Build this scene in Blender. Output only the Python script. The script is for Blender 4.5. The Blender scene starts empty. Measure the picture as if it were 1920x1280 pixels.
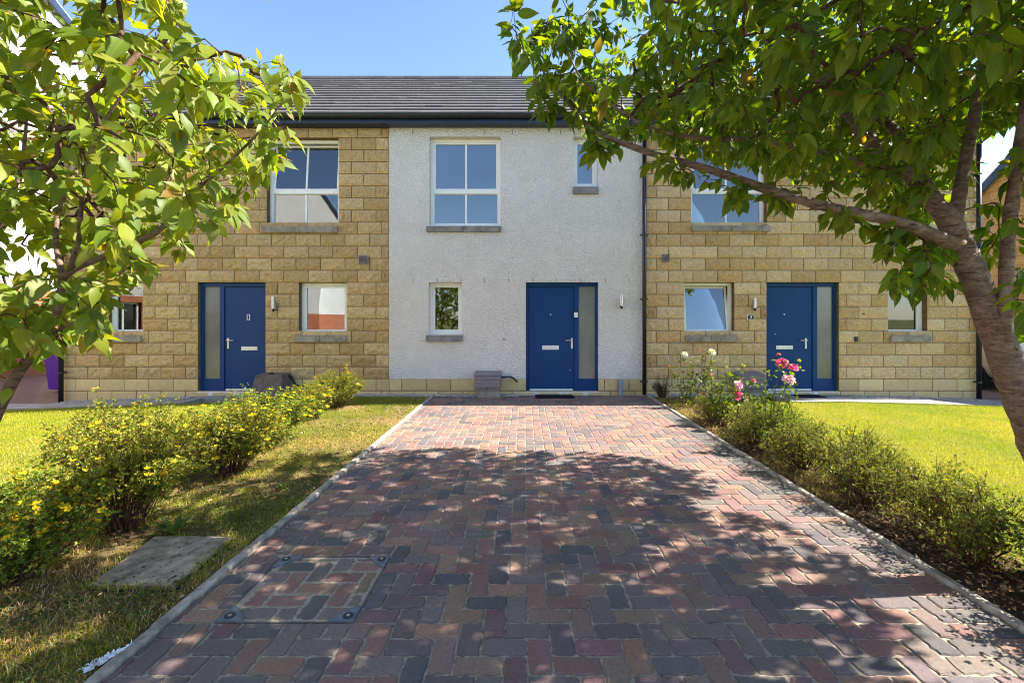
import bpy, math, random
import numpy as np
from mathutils import Vector, Matrix

random.seed(7)
rng = np.random.default_rng(11)
scene = bpy.context.scene
col = scene.collection
F, VX, VY, H = 840.0, 983.0, 598.0, 1.42      # focal length in photo pixels, vanishing point, eye height
WY = 8.40                                     # plane of the house fronts
COT_X, COT_Y = 0.97, 0.137                    # how far a shadow runs per metre of height


def P(px, py, d):
    return np.array([(px - VX) * d / F, d, H + (VY - py) * d / F])


def fx(px):
    return (px - VX) / 100.0


def fz(py):
    return H + (VY - py) / 100.0


def gz(x):
    """height of the ground in front of the houses"""
    x = np.asarray(x, float)
    return -0.13 * np.clip((-x - 5.2) / 3.4, 0, 1) - 0.085 * np.clip((x - 5.6) / 3.0, 0, 1)


# ------------------------------------------------------------------ objects
wloc = {}


def setp(o, label=None, cat=None, group=None, kind=None):
    if label: o['label'] = label
    if cat: o['category'] = cat
    if group: o['group'] = group
    if kind: o['kind'] = kind
    return o


def empty(name, loc, label=None, cat=None, group=None):
    o = bpy.data.objects.new(name, None)
    o.empty_display_size = 0.2
    o.location = loc
    col.objects.link(o)
    wloc[o.name] = np.array(loc, float)
    return setp(o, label, cat, group)


def link_mesh(me, name, mat, parent=None):
    if mat is not None:
        me.materials.append(mat)
    o = bpy.data.objects.new(name, me)
    col.objects.link(o)
    if parent is not None:
        o.parent = parent
        wloc[o.name] = wloc[parent.name]
    else:
        wloc[o.name] = np.zeros(3)
    return o


def mesh_np(name, V, faces, attrs=None, smooth=False):
    """V (n,3); faces: list of int arrays (m,k); attrs: {name: array (n,3|2)}"""
    me = bpy.data.meshes.new(name)
    V = np.asarray(V, np.float32)
    me.vertices.add(len(V))
    me.vertices.foreach_set('co', V.ravel())
    fl = [np.asarray(f, np.int32) for f in faces if len(f)]
    loops = np.concatenate([f.ravel() for f in fl])
    tot = np.concatenate([np.full(len(f), f.shape[1], np.int32) for f in fl])
    start = np.concatenate([[0], np.cumsum(tot)[:-1]]).astype(np.int32)
    me.loops.add(len(loops))
    me.loops.foreach_set('vertex_index', loops)
    me.polygons.add(len(tot))
    me.polygons.foreach_set('loop_start', start)
    me.polygons.foreach_set('loop_total', tot)
    me.polygons.foreach_set('use_smooth', np.full(len(tot), bool(smooth)))
    for k, a in (attrs or {}).items():
        a = np.asarray(a, np.float32)
        if a.shape[1] == 2:
            at = me.attributes.new(k, 'FLOAT2', 'POINT')
            at.data.foreach_set('vector', a.ravel())
        else:
            at = me.attributes.new(k, 'FLOAT_COLOR', 'POINT')
            rgba = np.concatenate([a, np.ones((len(a), 1), np.float32)], 1)
            at.data.foreach_set('color', rgba.ravel())
    me.update()
    me.validate()
    return me


class MB:
    """collects shapes into one mesh"""
    def __init__(s):
        s.v, s.f, s.c = [], {}, []
        s.n = 0

    def add(s, verts, faces, color=(1, 1, 1)):
        verts = np.asarray(verts, float)
        for f in faces:
            s.f.setdefault(len(f), []).append([i + s.n for i in f])
        s.v.append(verts)
        s.c.append(np.tile(np.asarray(color, float), (len(verts), 1)))
        s.n += len(verts)
        return s

    def box(s, x0, x1, y0, y1, z0, z1, color=(1, 1, 1), M=None):
        v = np.array([(x, y, z) for z in (z0, z1) for y in (y0, y1) for x in (x0, x1)], float)
        if M is not None:
            v = np.array([M @ Vector(p) for p in v])
        return s.add(v, [(0, 2, 3, 1), (4, 5, 7, 6), (0, 1, 5, 4), (2, 6, 7, 3), (0, 4, 6, 2), (1, 3, 7, 5)], color)

    def quad(s, a, b, c, d, color=(1, 1, 1)):
        return s.add([a, b, c, d], [(0, 1, 2, 3)], color)

    def tube(s, pts, rad, sides=8, color=(1, 1, 1), cap=True, wob=0.0):
        pts = np.asarray(pts, float)
        n = len(pts)
        rad = np.broadcast_to(np.asarray(rad, float), (n,))
        t = np.gradient(pts, axis=0)
        t /= np.linalg.norm(t, axis=1)[:, None] + 1e-9
        ref = np.array([0, 0, 1.0]) if abs(t[0][2]) < 0.9 else np.array([1.0, 0, 0])
        u = np.cross(t[0], ref); u /= np.linalg.norm(u)
        V = []
        ang = np.linspace(0, 2 * np.pi, sides, endpoint=False)
        for i in range(n):
            u = u - t[i] * np.dot(u, t[i]); u /= np.linalg.norm(u) + 1e-9
            w = np.cross(t[i], u)
            r = rad[i] * (1 + (wob * rng.normal(size=sides) if wob else 0))
            V.append(pts[i] + (np.cos(ang) * r)[:, None] * u + (np.sin(ang) * r)[:, None] * w)
        V = np.concatenate(V)
        fs = []
        for i in range(n - 1):
            for k in range(sides):
                k2 = (k + 1) % sides
                fs.append((i * sides + k, i * sides + k2, (i + 1) * sides + k2, (i + 1) * sides + k))
        if cap:
            fs.append(tuple(range(sides))[::-1])
            fs.append(tuple((n - 1) * sides + k for k in range(sides)))
        return s.add(V, fs, color)

    def prism(s, poly, y0, y1, color=(1, 1, 1)):
        """poly: list of (x,z) counter-clockwise seen from the front"""
        n = len(poly)
        v = [(x, y0, z) for x, z in poly] + [(x, y1, z) for x, z in poly]
        fs = [tuple(range(n)), tuple(range(2 * n - 1, n - 1, -1))]
        fs += [(i, i + n, (i + 1) % n + n, (i + 1) % n) for i in range(n)]
        return s.add(v, fs, color)

    def build(s, name, mat, parent=None, smooth=False, bevel=0.0, label=None):
        V = np.concatenate(s.v)
        if parent is not None:
            V = V - wloc[parent.name]
        me = mesh_np(name, V, [np.array(f) for f in s.f.values()], {'Col': np.concatenate(s.c)}, smooth)
        o = link_mesh(me, name, mat, parent)
        if bevel:
            m = o.modifiers.new('bevel', 'BEVEL'); m.width = bevel; m.segments = 2; m.limit_method = 'ANGLE'
        if label: o['label'] = label
        return o


def structure(o):
    o['kind'] = 'structure'
    return o


# ------------------------------------------------------------------ materials
class NT:
    def __init__(s, name):
        s.m = bpy.data.materials.new(name)
        s.m.use_nodes = True
        s.t = s.m.node_tree
        s.t.nodes.clear()
        s.out = s.n('ShaderNodeOutputMaterial')
        s.tc = None

    def n(s, typ, **kw):
        nd = s.t.nodes.new(typ)
        for k, v in kw.items():
            setattr(nd, k, v)
        return nd

    def l(s, a, b):
        s.t.links.new(a, b)

    def co(s, kind='Object', scale=None):
        if s.tc is None:
            s.tc = s.n('ShaderNodeTexCoord')
        o = s.tc.outputs[kind]
        if scale is not None:
            mp = s.n('ShaderNodeMapping')
            mp.inputs['Scale'].default_value = scale
            s.l(o, mp.inputs['Vector'])
            o = mp.outputs['Vector']
        return o

    def noise(s, scale, detail=6, rough=0.6, vec=None):
        nd = s.n('ShaderNodeTexNoise')
        nd.inputs['Scale'].default_value = scale
        nd.inputs['Detail'].default_value = detail
        nd.inputs['Roughness'].default_value = rough
        s.l(vec if vec is not None else s.co(), nd.inputs['Vector'])
        return nd.outputs['Fac']

    def vor(s, scale, vec=None, feature='F1', out='Distance'):
        nd = s.n('ShaderNodeTexVoronoi', feature=feature)
        nd.inputs['Scale'].default_value = scale
        s.l(vec if vec is not None else s.co(), nd.inputs['Vector'])
        return nd.outputs[out]

    def ramp(s, fac, stops):
        nd = s.n('ShaderNodeValToRGB')
        e = nd.color_ramp.elements
        while len(e) < len(stops):
            e.new(0.5)
        for k, (p, c) in enumerate(stops):
            e[k].position = p
            e[k].color = (*c, 1) if len(c) == 3 else c
        s.l(fac, nd.inputs['Fac'])
        return nd.outputs['Color']

    def mix(s, fac, a, b, mode='MIX'):
        nd = s.n('ShaderNodeMix', data_type='RGBA', blend_type=mode)
        for sock, v in ((nd.inputs['Factor'], fac), (nd.inputs['A'], a), (nd.inputs['B'], b)):
            pass
        ins = [i for i in nd.inputs if i.enabled]
        for sock, v in zip(ins, (fac, a, b)):
            if isinstance(v, (int, float)):
                sock.default_value = v
            elif isinstance(v, tuple):
                sock.default_value = (*v, 1)
            else:
                s.l(v, sock)
        return [o for o in nd.outputs if o.enabled][0]

    def attr(s, name='Col'):
        nd = s.n('ShaderNodeAttribute', attribute_name=name)
        return nd

    def math(s, op, a, b=None):
        nd = s.n('ShaderNodeMath', operation=op)
        for i, v in enumerate((a, b)):
            if v is None: continue
            if isinstance(v, (int, float)): nd.inputs[i].default_value = v
            else: s.l(v, nd.inputs[i])
        return nd.outputs[0]

    def bump(s, h, strength=0.5, dist=0.01, normal=None):
        nd = s.n('ShaderNodeBump')
        nd.inputs['Strength'].default_value = strength
        nd.inputs['Distance'].default_value = dist
        s.l(h, nd.inputs['Height'])
        if normal is not None: s.l(normal, nd.inputs['Normal'])
        return nd.outputs['Normal']

    def bsdf(s, color, rough=0.8, spec=0.5, metal=0.0, normal=None):
        nd = s.n('ShaderNodeBsdfPrincipled')
        if isinstance(color, tuple): nd.inputs['Base Color'].default_value = (*color, 1)
        else: s.l(color, nd.inputs['Base Color'])
        if isinstance(rough, (int, float)): nd.inputs['Roughness'].default_value = rough
        else: s.l(rough, nd.inputs['Roughness'])
        nd.inputs['Specular IOR Level'].default_value = spec
        nd.inputs['Metallic'].default_value = metal
        if normal is not None: s.l(normal, nd.inputs['Normal'])
        return nd.outputs['BSDF']

    def done(s, shader):
        s.l(shader, s.out.inputs['Surface'])
        return s.m


def simple(name, color, rough=0.6, spec=0.5, metal=0.0, var=0.12, scale=8.0, bump=0.0, bscale=60.0, bdist=0.002):
    t = NT(name)
    n = t.noise(scale)
    c2 = tuple(max(0.0, c * (1 - var * 2.2)) for c in color)
    c1 = tuple(min(1.0, c * (1 + var)) for c in color)
    c = t.ramp(n, [(0.3, c2), (0.7, c1)])
    nm = t.bump(t.noise(bscale), bump, bdist) if bump else None
    return t.done(t.bsdf(c, rough, spec, metal, nm))


def tinted(name, rough=0.85, nscale=20.0, lo=0.75, hi=1.2, bump=0.5, bscale=90.0, bdist=0.004, spec=0.35, speck=None, dust=None):
    """colour from the mesh's own per-piece colour, broken by noise"""
    t = NT(name)
    a = t.attr().outputs['Color']
    n = t.noise(nscale, 8, 0.7)
    k = t.ramp(n, [(0.25, (lo,) * 3), (0.75, (hi,) * 3)])
    c = t.mix(1.0, a, k, 'MULTIPLY')
    if dust:
        d = t.ramp(t.noise(dust[1], 6, 0.65), [(0.45, (0, 0, 0)), (0.75, (1, 1, 1))])
        f = t.math('MULTIPLY', d, dust[2])
        c = t.mix(f, c, dust[0])
    if speck:
        v = t.ramp(t.vor(speck[0]), [(speck[1], (1, 1, 1)), (speck[1] + 0.06, (0, 0, 0))])
        c = t.mix(t.math('MULTIPLY', v, speck[3]), c, speck[2])
    nm = t.bump(t.noise(bscale, 8, 0.7), bump, bdist) if bump else None
    return t.done(t.bsdf(c, rough, spec, 0, nm))


def leafmat(name, trans=(1.25, 1.35, 0.5), tfac=0.45, rough=0.42, veins=True, spec=0.4):
    t = NT(name)
    a = t.attr().outputs['Color']
    c = a
    nm = None
    if veins:
        uv = t.attr('uvp').outputs['Vector']
        sp = t.n('ShaderNodeSeparateXYZ'); t.l(uv, sp.inputs[0])
        ax = t.math('ABSOLUTE', sp.outputs['X'])
        s1 = t.math('SUBTRACT', sp.outputs['Y'], t.math('MULTIPLY', ax, 0.28))
        w = t.math('ABSOLUTE', t.math('SINE', t.math('MULTIPLY', s1, 34.0)))
        vein = t.ramp(w, [(0.0, (1, 1, 1)), (0.22, (0, 0, 0))])
        mid = t.ramp(ax, [(0.03, (1, 1, 1)), (0.09, (0, 0, 0))])
        vv = t.math('MAXIMUM', t.math('MULTIPLY', vein, 0.22), mid)
        c = t.mix(t.math('MULTIPLY', vv, 0.30), a, (0.24, 0.30, 0.08))
        nm = t.bump(w, 0.10, 0.003)
    bs = t.bsdf(c, rough, spec, 0, nm)
    tr = t.n('ShaderNodeBsdfTranslucent')
    t.l(t.mix(1.0, c, trans, 'MULTIPLY'), tr.inputs['Color'])
    mx = t.n('ShaderNodeMixShader')
    mx.inputs[0].default_value = tfac
    t.l(bs, mx.inputs[1]); t.l(tr.outputs[0], mx.inputs[2])
    return t.done(mx.outputs[0])


M = {}
M['stone'] = tinted('split faced sandstone', 0.95, 24, 0.66, 1.25, 1.0, 42, 0.03, 0.12)
M['ashlar'] = tinted('smooth sandstone', 0.95, 9, 0.85, 1.1, 0.35, 160, 0.003, 0.15)
M['mortar'] = simple('mortar', (0.17, 0.115, 0.058), 0.95, 0.1, var=0.2, scale=14, bump=0.5, bscale=120)


def render_mat(name, base, stains=True):
    t = NT(name)
    v = t.vor(34)
    n2 = t.noise(60, 5, 0.7)
    h = t.math('ADD', t.math('MULTIPLY', v, -0.9), n2)
    nm = t.bump(h, 1.0, 0.03)
    big = t.ramp(t.noise(0.9, 6, 0.65), [(0.3, tuple(c * 0.86 for c in base)), (0.7, base)])
    pits = t.ramp(t.noise(60, 5, 0.75), [(0.34, (0.70,) * 3), (0.50, (1, 1, 1))])
    c = t.mix(0.85, big, pits, 'MULTIPLY')
    if stains:
        st = t.ramp(t.noise(0.8, 7, 0.75), [(0.55, (0, 0, 0)), (0.75, (1, 1, 1))])
        c = t.mix(t.math('MULTIPLY', st, 0.18), c, (0.42, 0.36, 0.28))
    return t.done(t.bsdf(c, 0.95, 0.15, 0, nm))


M['render'] = render_mat('white roughcast', (0.88, 0.84, 0.80))
M['render2'] = render_mat('white dash render', (0.78, 0.77, 0.74), False)
M['blue'] = simple('blue door paint', (0.002, 0.042, 0.160), 0.5, 0.25, var=0.05, scale=3, bump=0.05, bscale=40)
M['upvc'] = simple('white window plastic', (0.83, 0.83, 0.80), 0.35, 0.5, var=0.04, scale=3)
M['steel'] = simple('brushed steel', (0.62, 0.62, 0.62), 0.32, 0.5, 0.9, var=0.08, scale=20)
M['alu'] = simple('pale aluminium', (0.72, 0.72, 0.72), 0.45, 0.5, 0.3, var=0.05, scale=20)
M['black'] = simple('black plastic', (0.012, 0.014, 0.019), 0.35, 0.5, var=0.15, scale=10)
M['navy'] = simple('dark fascia paint', (0.012, 0.026, 0.075), 0.4, 0.5, var=0.15, scale=6)
M['dark'] = simple('dark rubber', (0.012, 0.016, 0.025), 0.9, 0.2, var=0.2, scale=40, bump=0.6, bscale=200)
M['sill'] = simple('cast stone sill', (0.30, 0.265, 0.22), 0.9, 0.2, var=0.2, scale=7, bump=0.3, bscale=150)
M['sillgrey'] = simple('grey cast stone sill', (0.235, 0.225, 0.22), 0.9, 0.2, var=0.22, scale=7, bump=0.3, bscale=150)
M['tile'] = tinted('concrete roof tile', 0.5, 12, 0.8, 1.15, 0.3, 150, 0.003, 0.5)
M['boxgrey'] = simple('grey meter box plastic', (0.21, 0.185, 0.19), 0.6, 0.4, var=0.1, scale=9)
M['boxbrown'] = simple('weathered brown grey box', (0.15, 0.125, 0.11), 0.85, 0.2, var=0.2, scale=12, bump=0.3, bscale=120)
M['conduit'] = simple('blue grey plastic', (0.26, 0.31, 0.38), 0.5, 0.4, var=0.1, scale=9)
M['plate'] = simple('dull steel plate', (0.15, 0.175, 0.21), 0.5, 0.4, 0.2, var=0.2, scale=30)
M['white'] = simple('white plastic', (0.78, 0.78, 0.78), 0.4, 0.5, var=0.03)
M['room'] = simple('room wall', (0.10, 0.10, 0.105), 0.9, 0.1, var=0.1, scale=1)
M['blind'] = simple('pale blind', (0.30, 0.32, 0.34), 0.8, 0.2, var=0.04)
M['slat'] = simple('grey blind slat', (0.22, 0.22, 0.21), 0.6, 0.3, var=0.05)
M['curtain'] = simple('white net curtain', (0.42, 0.44, 0.47), 0.9, 0.1, var=0.04)
M['pot'] = simple('white glazed pot', (0.8, 0.8, 0.8), 0.25, 0.5, var=0.03)


def pane_mat():
    t = NT('window glass')
    g = t.n('ShaderNodeBsdfGlossy'); g.inputs['Roughness'].default_value = 0.0
    nm = t.bump(t.noise(1.3, 2), 0.012, 0.02); t.l(nm, g.inputs['Normal'])
    g.inputs['Color'].default_value = (0.95, 0.97, 1.0, 1)
    tr = t.n('ShaderNodeBsdfTransparent'); tr.inputs['Color'].default_value = (0.72, 0.76, 0.76, 1)
    fr = t.n('ShaderNodeFresnel'); fr.inputs['IOR'].default_value = 2.4
    mx = t.n('ShaderNodeMixShader')
    t.l(fr.outputs[0], mx.inputs[0]); t.l(tr.outputs[0], mx.inputs[1]); t.l(g.outputs[0], mx.inputs[2])
    return t.done(mx.outputs[0])


M['pane'] = pane_mat()
t = NT('frosted glass')
M['frost'] = t.done(t.bsdf(t.ramp(t.noise(1.3, 3), [(0.3, (0.10, 0.115, 0.12)), (0.7, (0.17, 0.185, 0.18))]), 0.16, 1.0, 0,
                           t.bump(t.noise(220, 2), 0.15, 0.002)))
M['paver'] = tinted('tumbled block paver', 0.92, 55, 0.66, 1.28, 1.0, 120, 0.007, 0.25,
                    (260, 0.15, (0.40, 0.38, 0.36), 0.45), ((0.36, 0.27, 0.20), 1.8, 0.30))
M['paver2'] = tinted('block paver', 0.9, 26, 0.72, 1.22, 0.6, 170, 0.004, 0.25)
M['sand'] = simple('jointing sand', (0.40, 0.335, 0.25), 0.98, 0.1, var=0.25, scale=90, bump=0.9, bscale=400, bdist=0.004)
M['kerb'] = simple('concrete edging', (0.37, 0.325, 0.27), 0.95, 0.15, var=0.3, scale=14, bump=0.5, bscale=150, bdist=0.004)
M['path'] = simple('grey path slab', (0.30, 0.285, 0.27), 0.95, 0.15, var=0.2, scale=3, bump=0.3, bscale=120, bdist=0.003)
M['slab'] = simple('weathered concrete', (0.38, 0.30, 0.225), 0.95, 0.15, var=0.3, scale=12, bump=0.7, bscale=160, bdist=0.005)
M['asphalt'] = simple('asphalt', (0.05, 0.05, 0.052), 0.95, 0.2, var=0.2, scale=12, bump=0.7, bscale=200, bdist=0.006)


def ground_mat(name, stops, scale, scale2, col2, amount):
    t = NT(name)
    c = t.ramp(t.noise(scale, 9, 0.72), stops)
    f = t.ramp(t.noise(scale2, 6, 0.7), [(0.42, (0, 0, 0)), (0.62, (1, 1, 1))])
    c = t.mix(t.math('MULTIPLY', f, amount), c, col2)
    nm = t.bump(t.noise(70, 9, 0.75), 1.0, 0.03)
    return t.done(t.bsdf(c, 0.98, 0.1, 0, nm))


M['lawn'] = ground_mat('lawn ground', [(0.3, (0.14, 0.18, 0.012)), (0.7, (0.26, 0.27, 0.022))], 30, 2.2, (0.26, 0.21, 0.07), 0.5)
M['verge'] = ground_mat('verge ground', [(0.3, (0.085, 0.055, 0.03)), (0.5, (0.25, 0.17, 0.075)), (0.72, (0.42, 0.31, 0.14))], 26, 3.0, (0.10, 0.105, 0.02), 0.6)
M['soil'] = ground_mat('bed soil', [(0.3, (0.035, 0.022, 0.014)), (0.5, (0.13, 0.08, 0.045)), (0.75, (0.30, 0.21, 0.12))], 34, 4.0, (0.07, 0.05, 0.03), 0.6)
M['field'] = ground_mat('far ground', [(0.3, (0.06, 0.08, 0.015)), (0.7, (0.12, 0.13, 0.03))], 3, 0.2, (0.16, 0.14, 0.07), 0.5)
M['gravel'] = tinted('pale gravel', 0.9, 60, 0.8, 1.2, 0.3, 200, 0.002, 0.3)
M['grass'] = leafmat('grass blades', (1.3, 1.25, 0.6), 0.40, 0.5, False, 0.3)
M['cherry'] = leafmat('cherry leaf', (2.3, 2.0, 0.25), 0.5, 0.46, True, 0.35)
M['shrubleaf'] = leafmat('shrub leaf', (1.4, 1.3, 0.5), 0.35, 0.5, False, 0.3)
M['petal'] = leafmat('petal', (1.0, 0.95, 0.8), 0.35, 0.6, False, 0.2)
M['litter'] = tinted('dry leaf', 0.9, 40, 0.7, 1.2, 0, 100, 0.002, 0.2)
M['twig'] = simple('brown twig', (0.11, 0.062, 0.038), 0.9, 0.15, var=0.35, scale=30)
M['greenstem'] = simple('green rose stem', (0.10, 0.12, 0.04), 0.7, 0.3, var=0.3, scale=20)


def bark_mat():
    t = NT('cherry bark')
    st = t.noise(1.0, 10, 0.72, t.co('Object', (16, 16, 34)))
    streak = t.noise(1.0, 6, 0.65, t.co('Object', (11, 11, 105)))
    dark = t.noise(1.0, 6, 0.7, t.co('Object', (9, 9, 60)))
    big = t.noise(5.0, 6, 0.7)
    c = t.ramp(st, [(0.33, (0.075, 0.043, 0.030)), (0.5, (0.165, 0.105, 0.075)), (0.66, (0.27, 0.195, 0.150))])
    pale = t.ramp(big, [(0.56, (0, 0, 0)), (0.68, (1, 1, 1))])
    c = t.mix(t.math('MULTIPLY', pale, 0.5), c, (0.34, 0.29, 0.25))
    l1 = t.ramp(streak, [(0.57, (0, 0, 0)), (0.62, (1, 1, 1))])
    c = t.mix(t.math('MULTIPLY', l1, 0.75), c, (0.36, 0.23, 0.14))
    l2 = t.ramp(dark, [(0.60, (0, 0, 0)), (0.65, (1, 1, 1))])
    c = t.mix(t.math('MULTIPLY', l2, 0.8), c, (0.035, 0.021, 0.015))
    h = t.math('ADD', t.math('ADD', t.math('MULTIPLY', st, 0.6), t.math('MULTIPLY', l1, 0.35)), t.math('MULTIPLY', l2, -0.6))
    nm = t.bump(h, 0.9, 0.012)
    return t.done(t.bsdf(c, 0.62, 0.4, 0, nm))


M['bark'] = bark_mat()


def blockwork(name, c1, c2, mortar, w, h, gap):
    t = NT(name)
    b = t.n('ShaderNodeTexBrick')
    b.inputs['Scale'].default_value = 1.0
    b.inputs['Brick Width'].default_value = w
    b.inputs['Row Height'].default_value = h
    b.inputs['Mortar Size'].default_value = gap
    b.inputs['Color1'].default_value = (*c1, 1); b.inputs['Color2'].default_value = (*c2, 1); b.inputs['Mortar'].default_value = (*mortar, 1)
    sp = t.n('ShaderNodeSeparateXYZ'); t.l(t.co(), sp.inputs[0])
    cb = t.n('ShaderNodeCombineXYZ')
    t.l(t.math('ADD', sp.outputs['X'], sp.outputs['Y']), cb.inputs['X']); t.l(sp.outputs['Z'], cb.inputs['Y'])
    t.l(cb.outputs[0], b.inputs['Vector'])
    n = t.ramp(t.noise(14, 6), [(0.3, (0.8,) * 3), (0.7, (1.15,) * 3)])
    c = t.mix(1.0, b.outputs['Color'], n, 'MULTIPLY')
    nm = t.bump(t.math('SUBTRACT', t.noise(60, 6), b.outputs['Fac']), 0.5, 0.01)
    return t.done(t.bsdf(c, 0.92, 0.15, 0, nm))


M['redblock'] = blockwork('orange red blockwork', (0.42, 0.15, 0.075), (0.36, 0.115, 0.055), (0.30, 0.20, 0.14), 0.45, 0.225, 0.008)
M['tanblock'] = blockwork('tan blockwork', (0.44, 0.31, 0.155), (0.38, 0.26, 0.125), (0.25, 0.17, 0.09), 0.46, 0.2256, 0.009)
M['purple'] = simple('purple bin plastic', (0.085, 0.018, 0.30), 0.45, 0.4, var=0.08)
M['carpaint'] = simple('cream car paint', (0.62, 0.56, 0.44), 0.25, 0.6, var=0.02)
M['carglass'] = simple('car glass', (0.012, 0.014, 0.016), 0.05, 0.8, var=0.02)
M['rubber'] = simple('tyre rubber', (0.015, 0.015, 0.015), 0.85, 0.2, var=0.1)
M['redlamp'] = simple('red lamp plastic', (0.30, 0.01, 0.01), 0.2, 0.5, var=0.05)
M['paper'] = simple('crumpled white paper', (0.74, 0.75, 0.78), 0.9, 0.2, var=0.1, scale=20)

# ------------------------------------------------------------------ camera, light
cam_d = bpy.data.cameras.new('camera')
cam = bpy.data.objects.new('camera', cam_d)
col.objects.link(cam)
cam.location = (0, 0, H)
cam.rotation_euler = (math.radians(90), 0, 0)
cam_d.sensor_width = 36.0
cam_d.lens = 36.0 * F / 1920.0
cam_d.shift_x = (960 - VX) / 1920.0
cam_d.shift_y = (VY - 640) / 1920.0
cam_d.clip_start = 0.05
cam_d.clip_end = 2000
scene.camera = cam

sv = Vector((COT_X, COT_Y, 1.0)).normalized()
elev = math.asin(sv.z)
azim = math.atan2(sv.x, sv.y)
w = bpy.data.worlds.new('World')
scene.world = w
w.use_nodes = True
nt = w.node_tree
bg = nt.nodes['Background']
sky = nt.nodes.new('ShaderNodeTexSky')
sky.sky_type = 'NISHITA'
sky.sun_disc = False
sky.sun_elevation = elev
sky.sun_rotation = azim
sky.air_density = 1.0
sky.dust_density = 0.3
sky.ozone_density = 3.6
nt.links.new(sky.outputs[0], bg.inputs[0])
bg.inputs[1].default_value = 0.092
sd = bpy.data.lights.new('sun', 'SUN')
sd.energy = 5.0
sd.angle = math.radians(0.53)
sd.color = (1.0, 0.93, 0.82)
so = bpy.data.objects.new('sun', sd)
so.rotation_euler = sv.to_track_quat('Z', 'Y').to_euler()
so.location = (20, 3, 20)
col.objects.link(so)
vs = scene.view_settings
vs.view_transform = 'Standard'
vs.look = 'None'
vs.exposure = 1.92
vs.gamma = 1.0
vs.use_curve_mapping = False
scene.cycles.use_denoising = True
scene.cycles.filter_width = 1.05
scene.cycles.max_bounces = 8
scene.cycles.transparent_max_bounces = 12
scene.cycles.transmission_bounces = 6

# ------------------------------------------------------------------ houses
COURSE, ZC = 0.2256, 2.106


def backing(name, mat, parent, x0, x1, z0, z1, ops, y, depth=0.30, back=True):
    """a wall sheet with real openings and reveals"""
    mb = MB()
    xs = sorted({x0, x1, *[min(max(o[0], x0), x1) for o in ops], *[min(max(o[1], x0), x1) for o in ops]})
    zs = sorted({z0, z1, *[min(max(o[2], z0), z1) for o in ops], *[min(max(o[3], z0), z1) for o in ops]})
    for i in range(len(xs) - 1):
        for j in range(len(zs) - 1):
            cx, cz = (xs[i] + xs[i + 1]) / 2, (zs[j] + zs[j + 1]) / 2
            if any(o[0] < cx < o[1] and o[2] < cz < o[3] for o in ops): continue
            mb.quad((xs[i], y, zs[j]), (xs[i + 1], y, zs[j]), (xs[i + 1], y, zs[j + 1]), (xs[i], y, zs[j + 1]))
    for a, b, c, d in ops:
        yb = y + depth
        lo, hi = c > z0, d < z1
        c, d = max(c, z0), min(d, z1)
        if c >= d: continue
        mb.quad((a, y, c), (a, y, d), (a, yb, d), (a, yb, c))
        mb.quad((b, y, c), (b, yb, c), (b, yb, d), (b, y, d))
        if hi: mb.quad((a, y, d), (b, y, d), (b, yb, d), (a, yb, d))
        if lo: mb.quad((a, y, c), (a, yb, c), (b, yb, c), (b, y, c))
    return mb.build(name, mat, parent)


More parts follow.
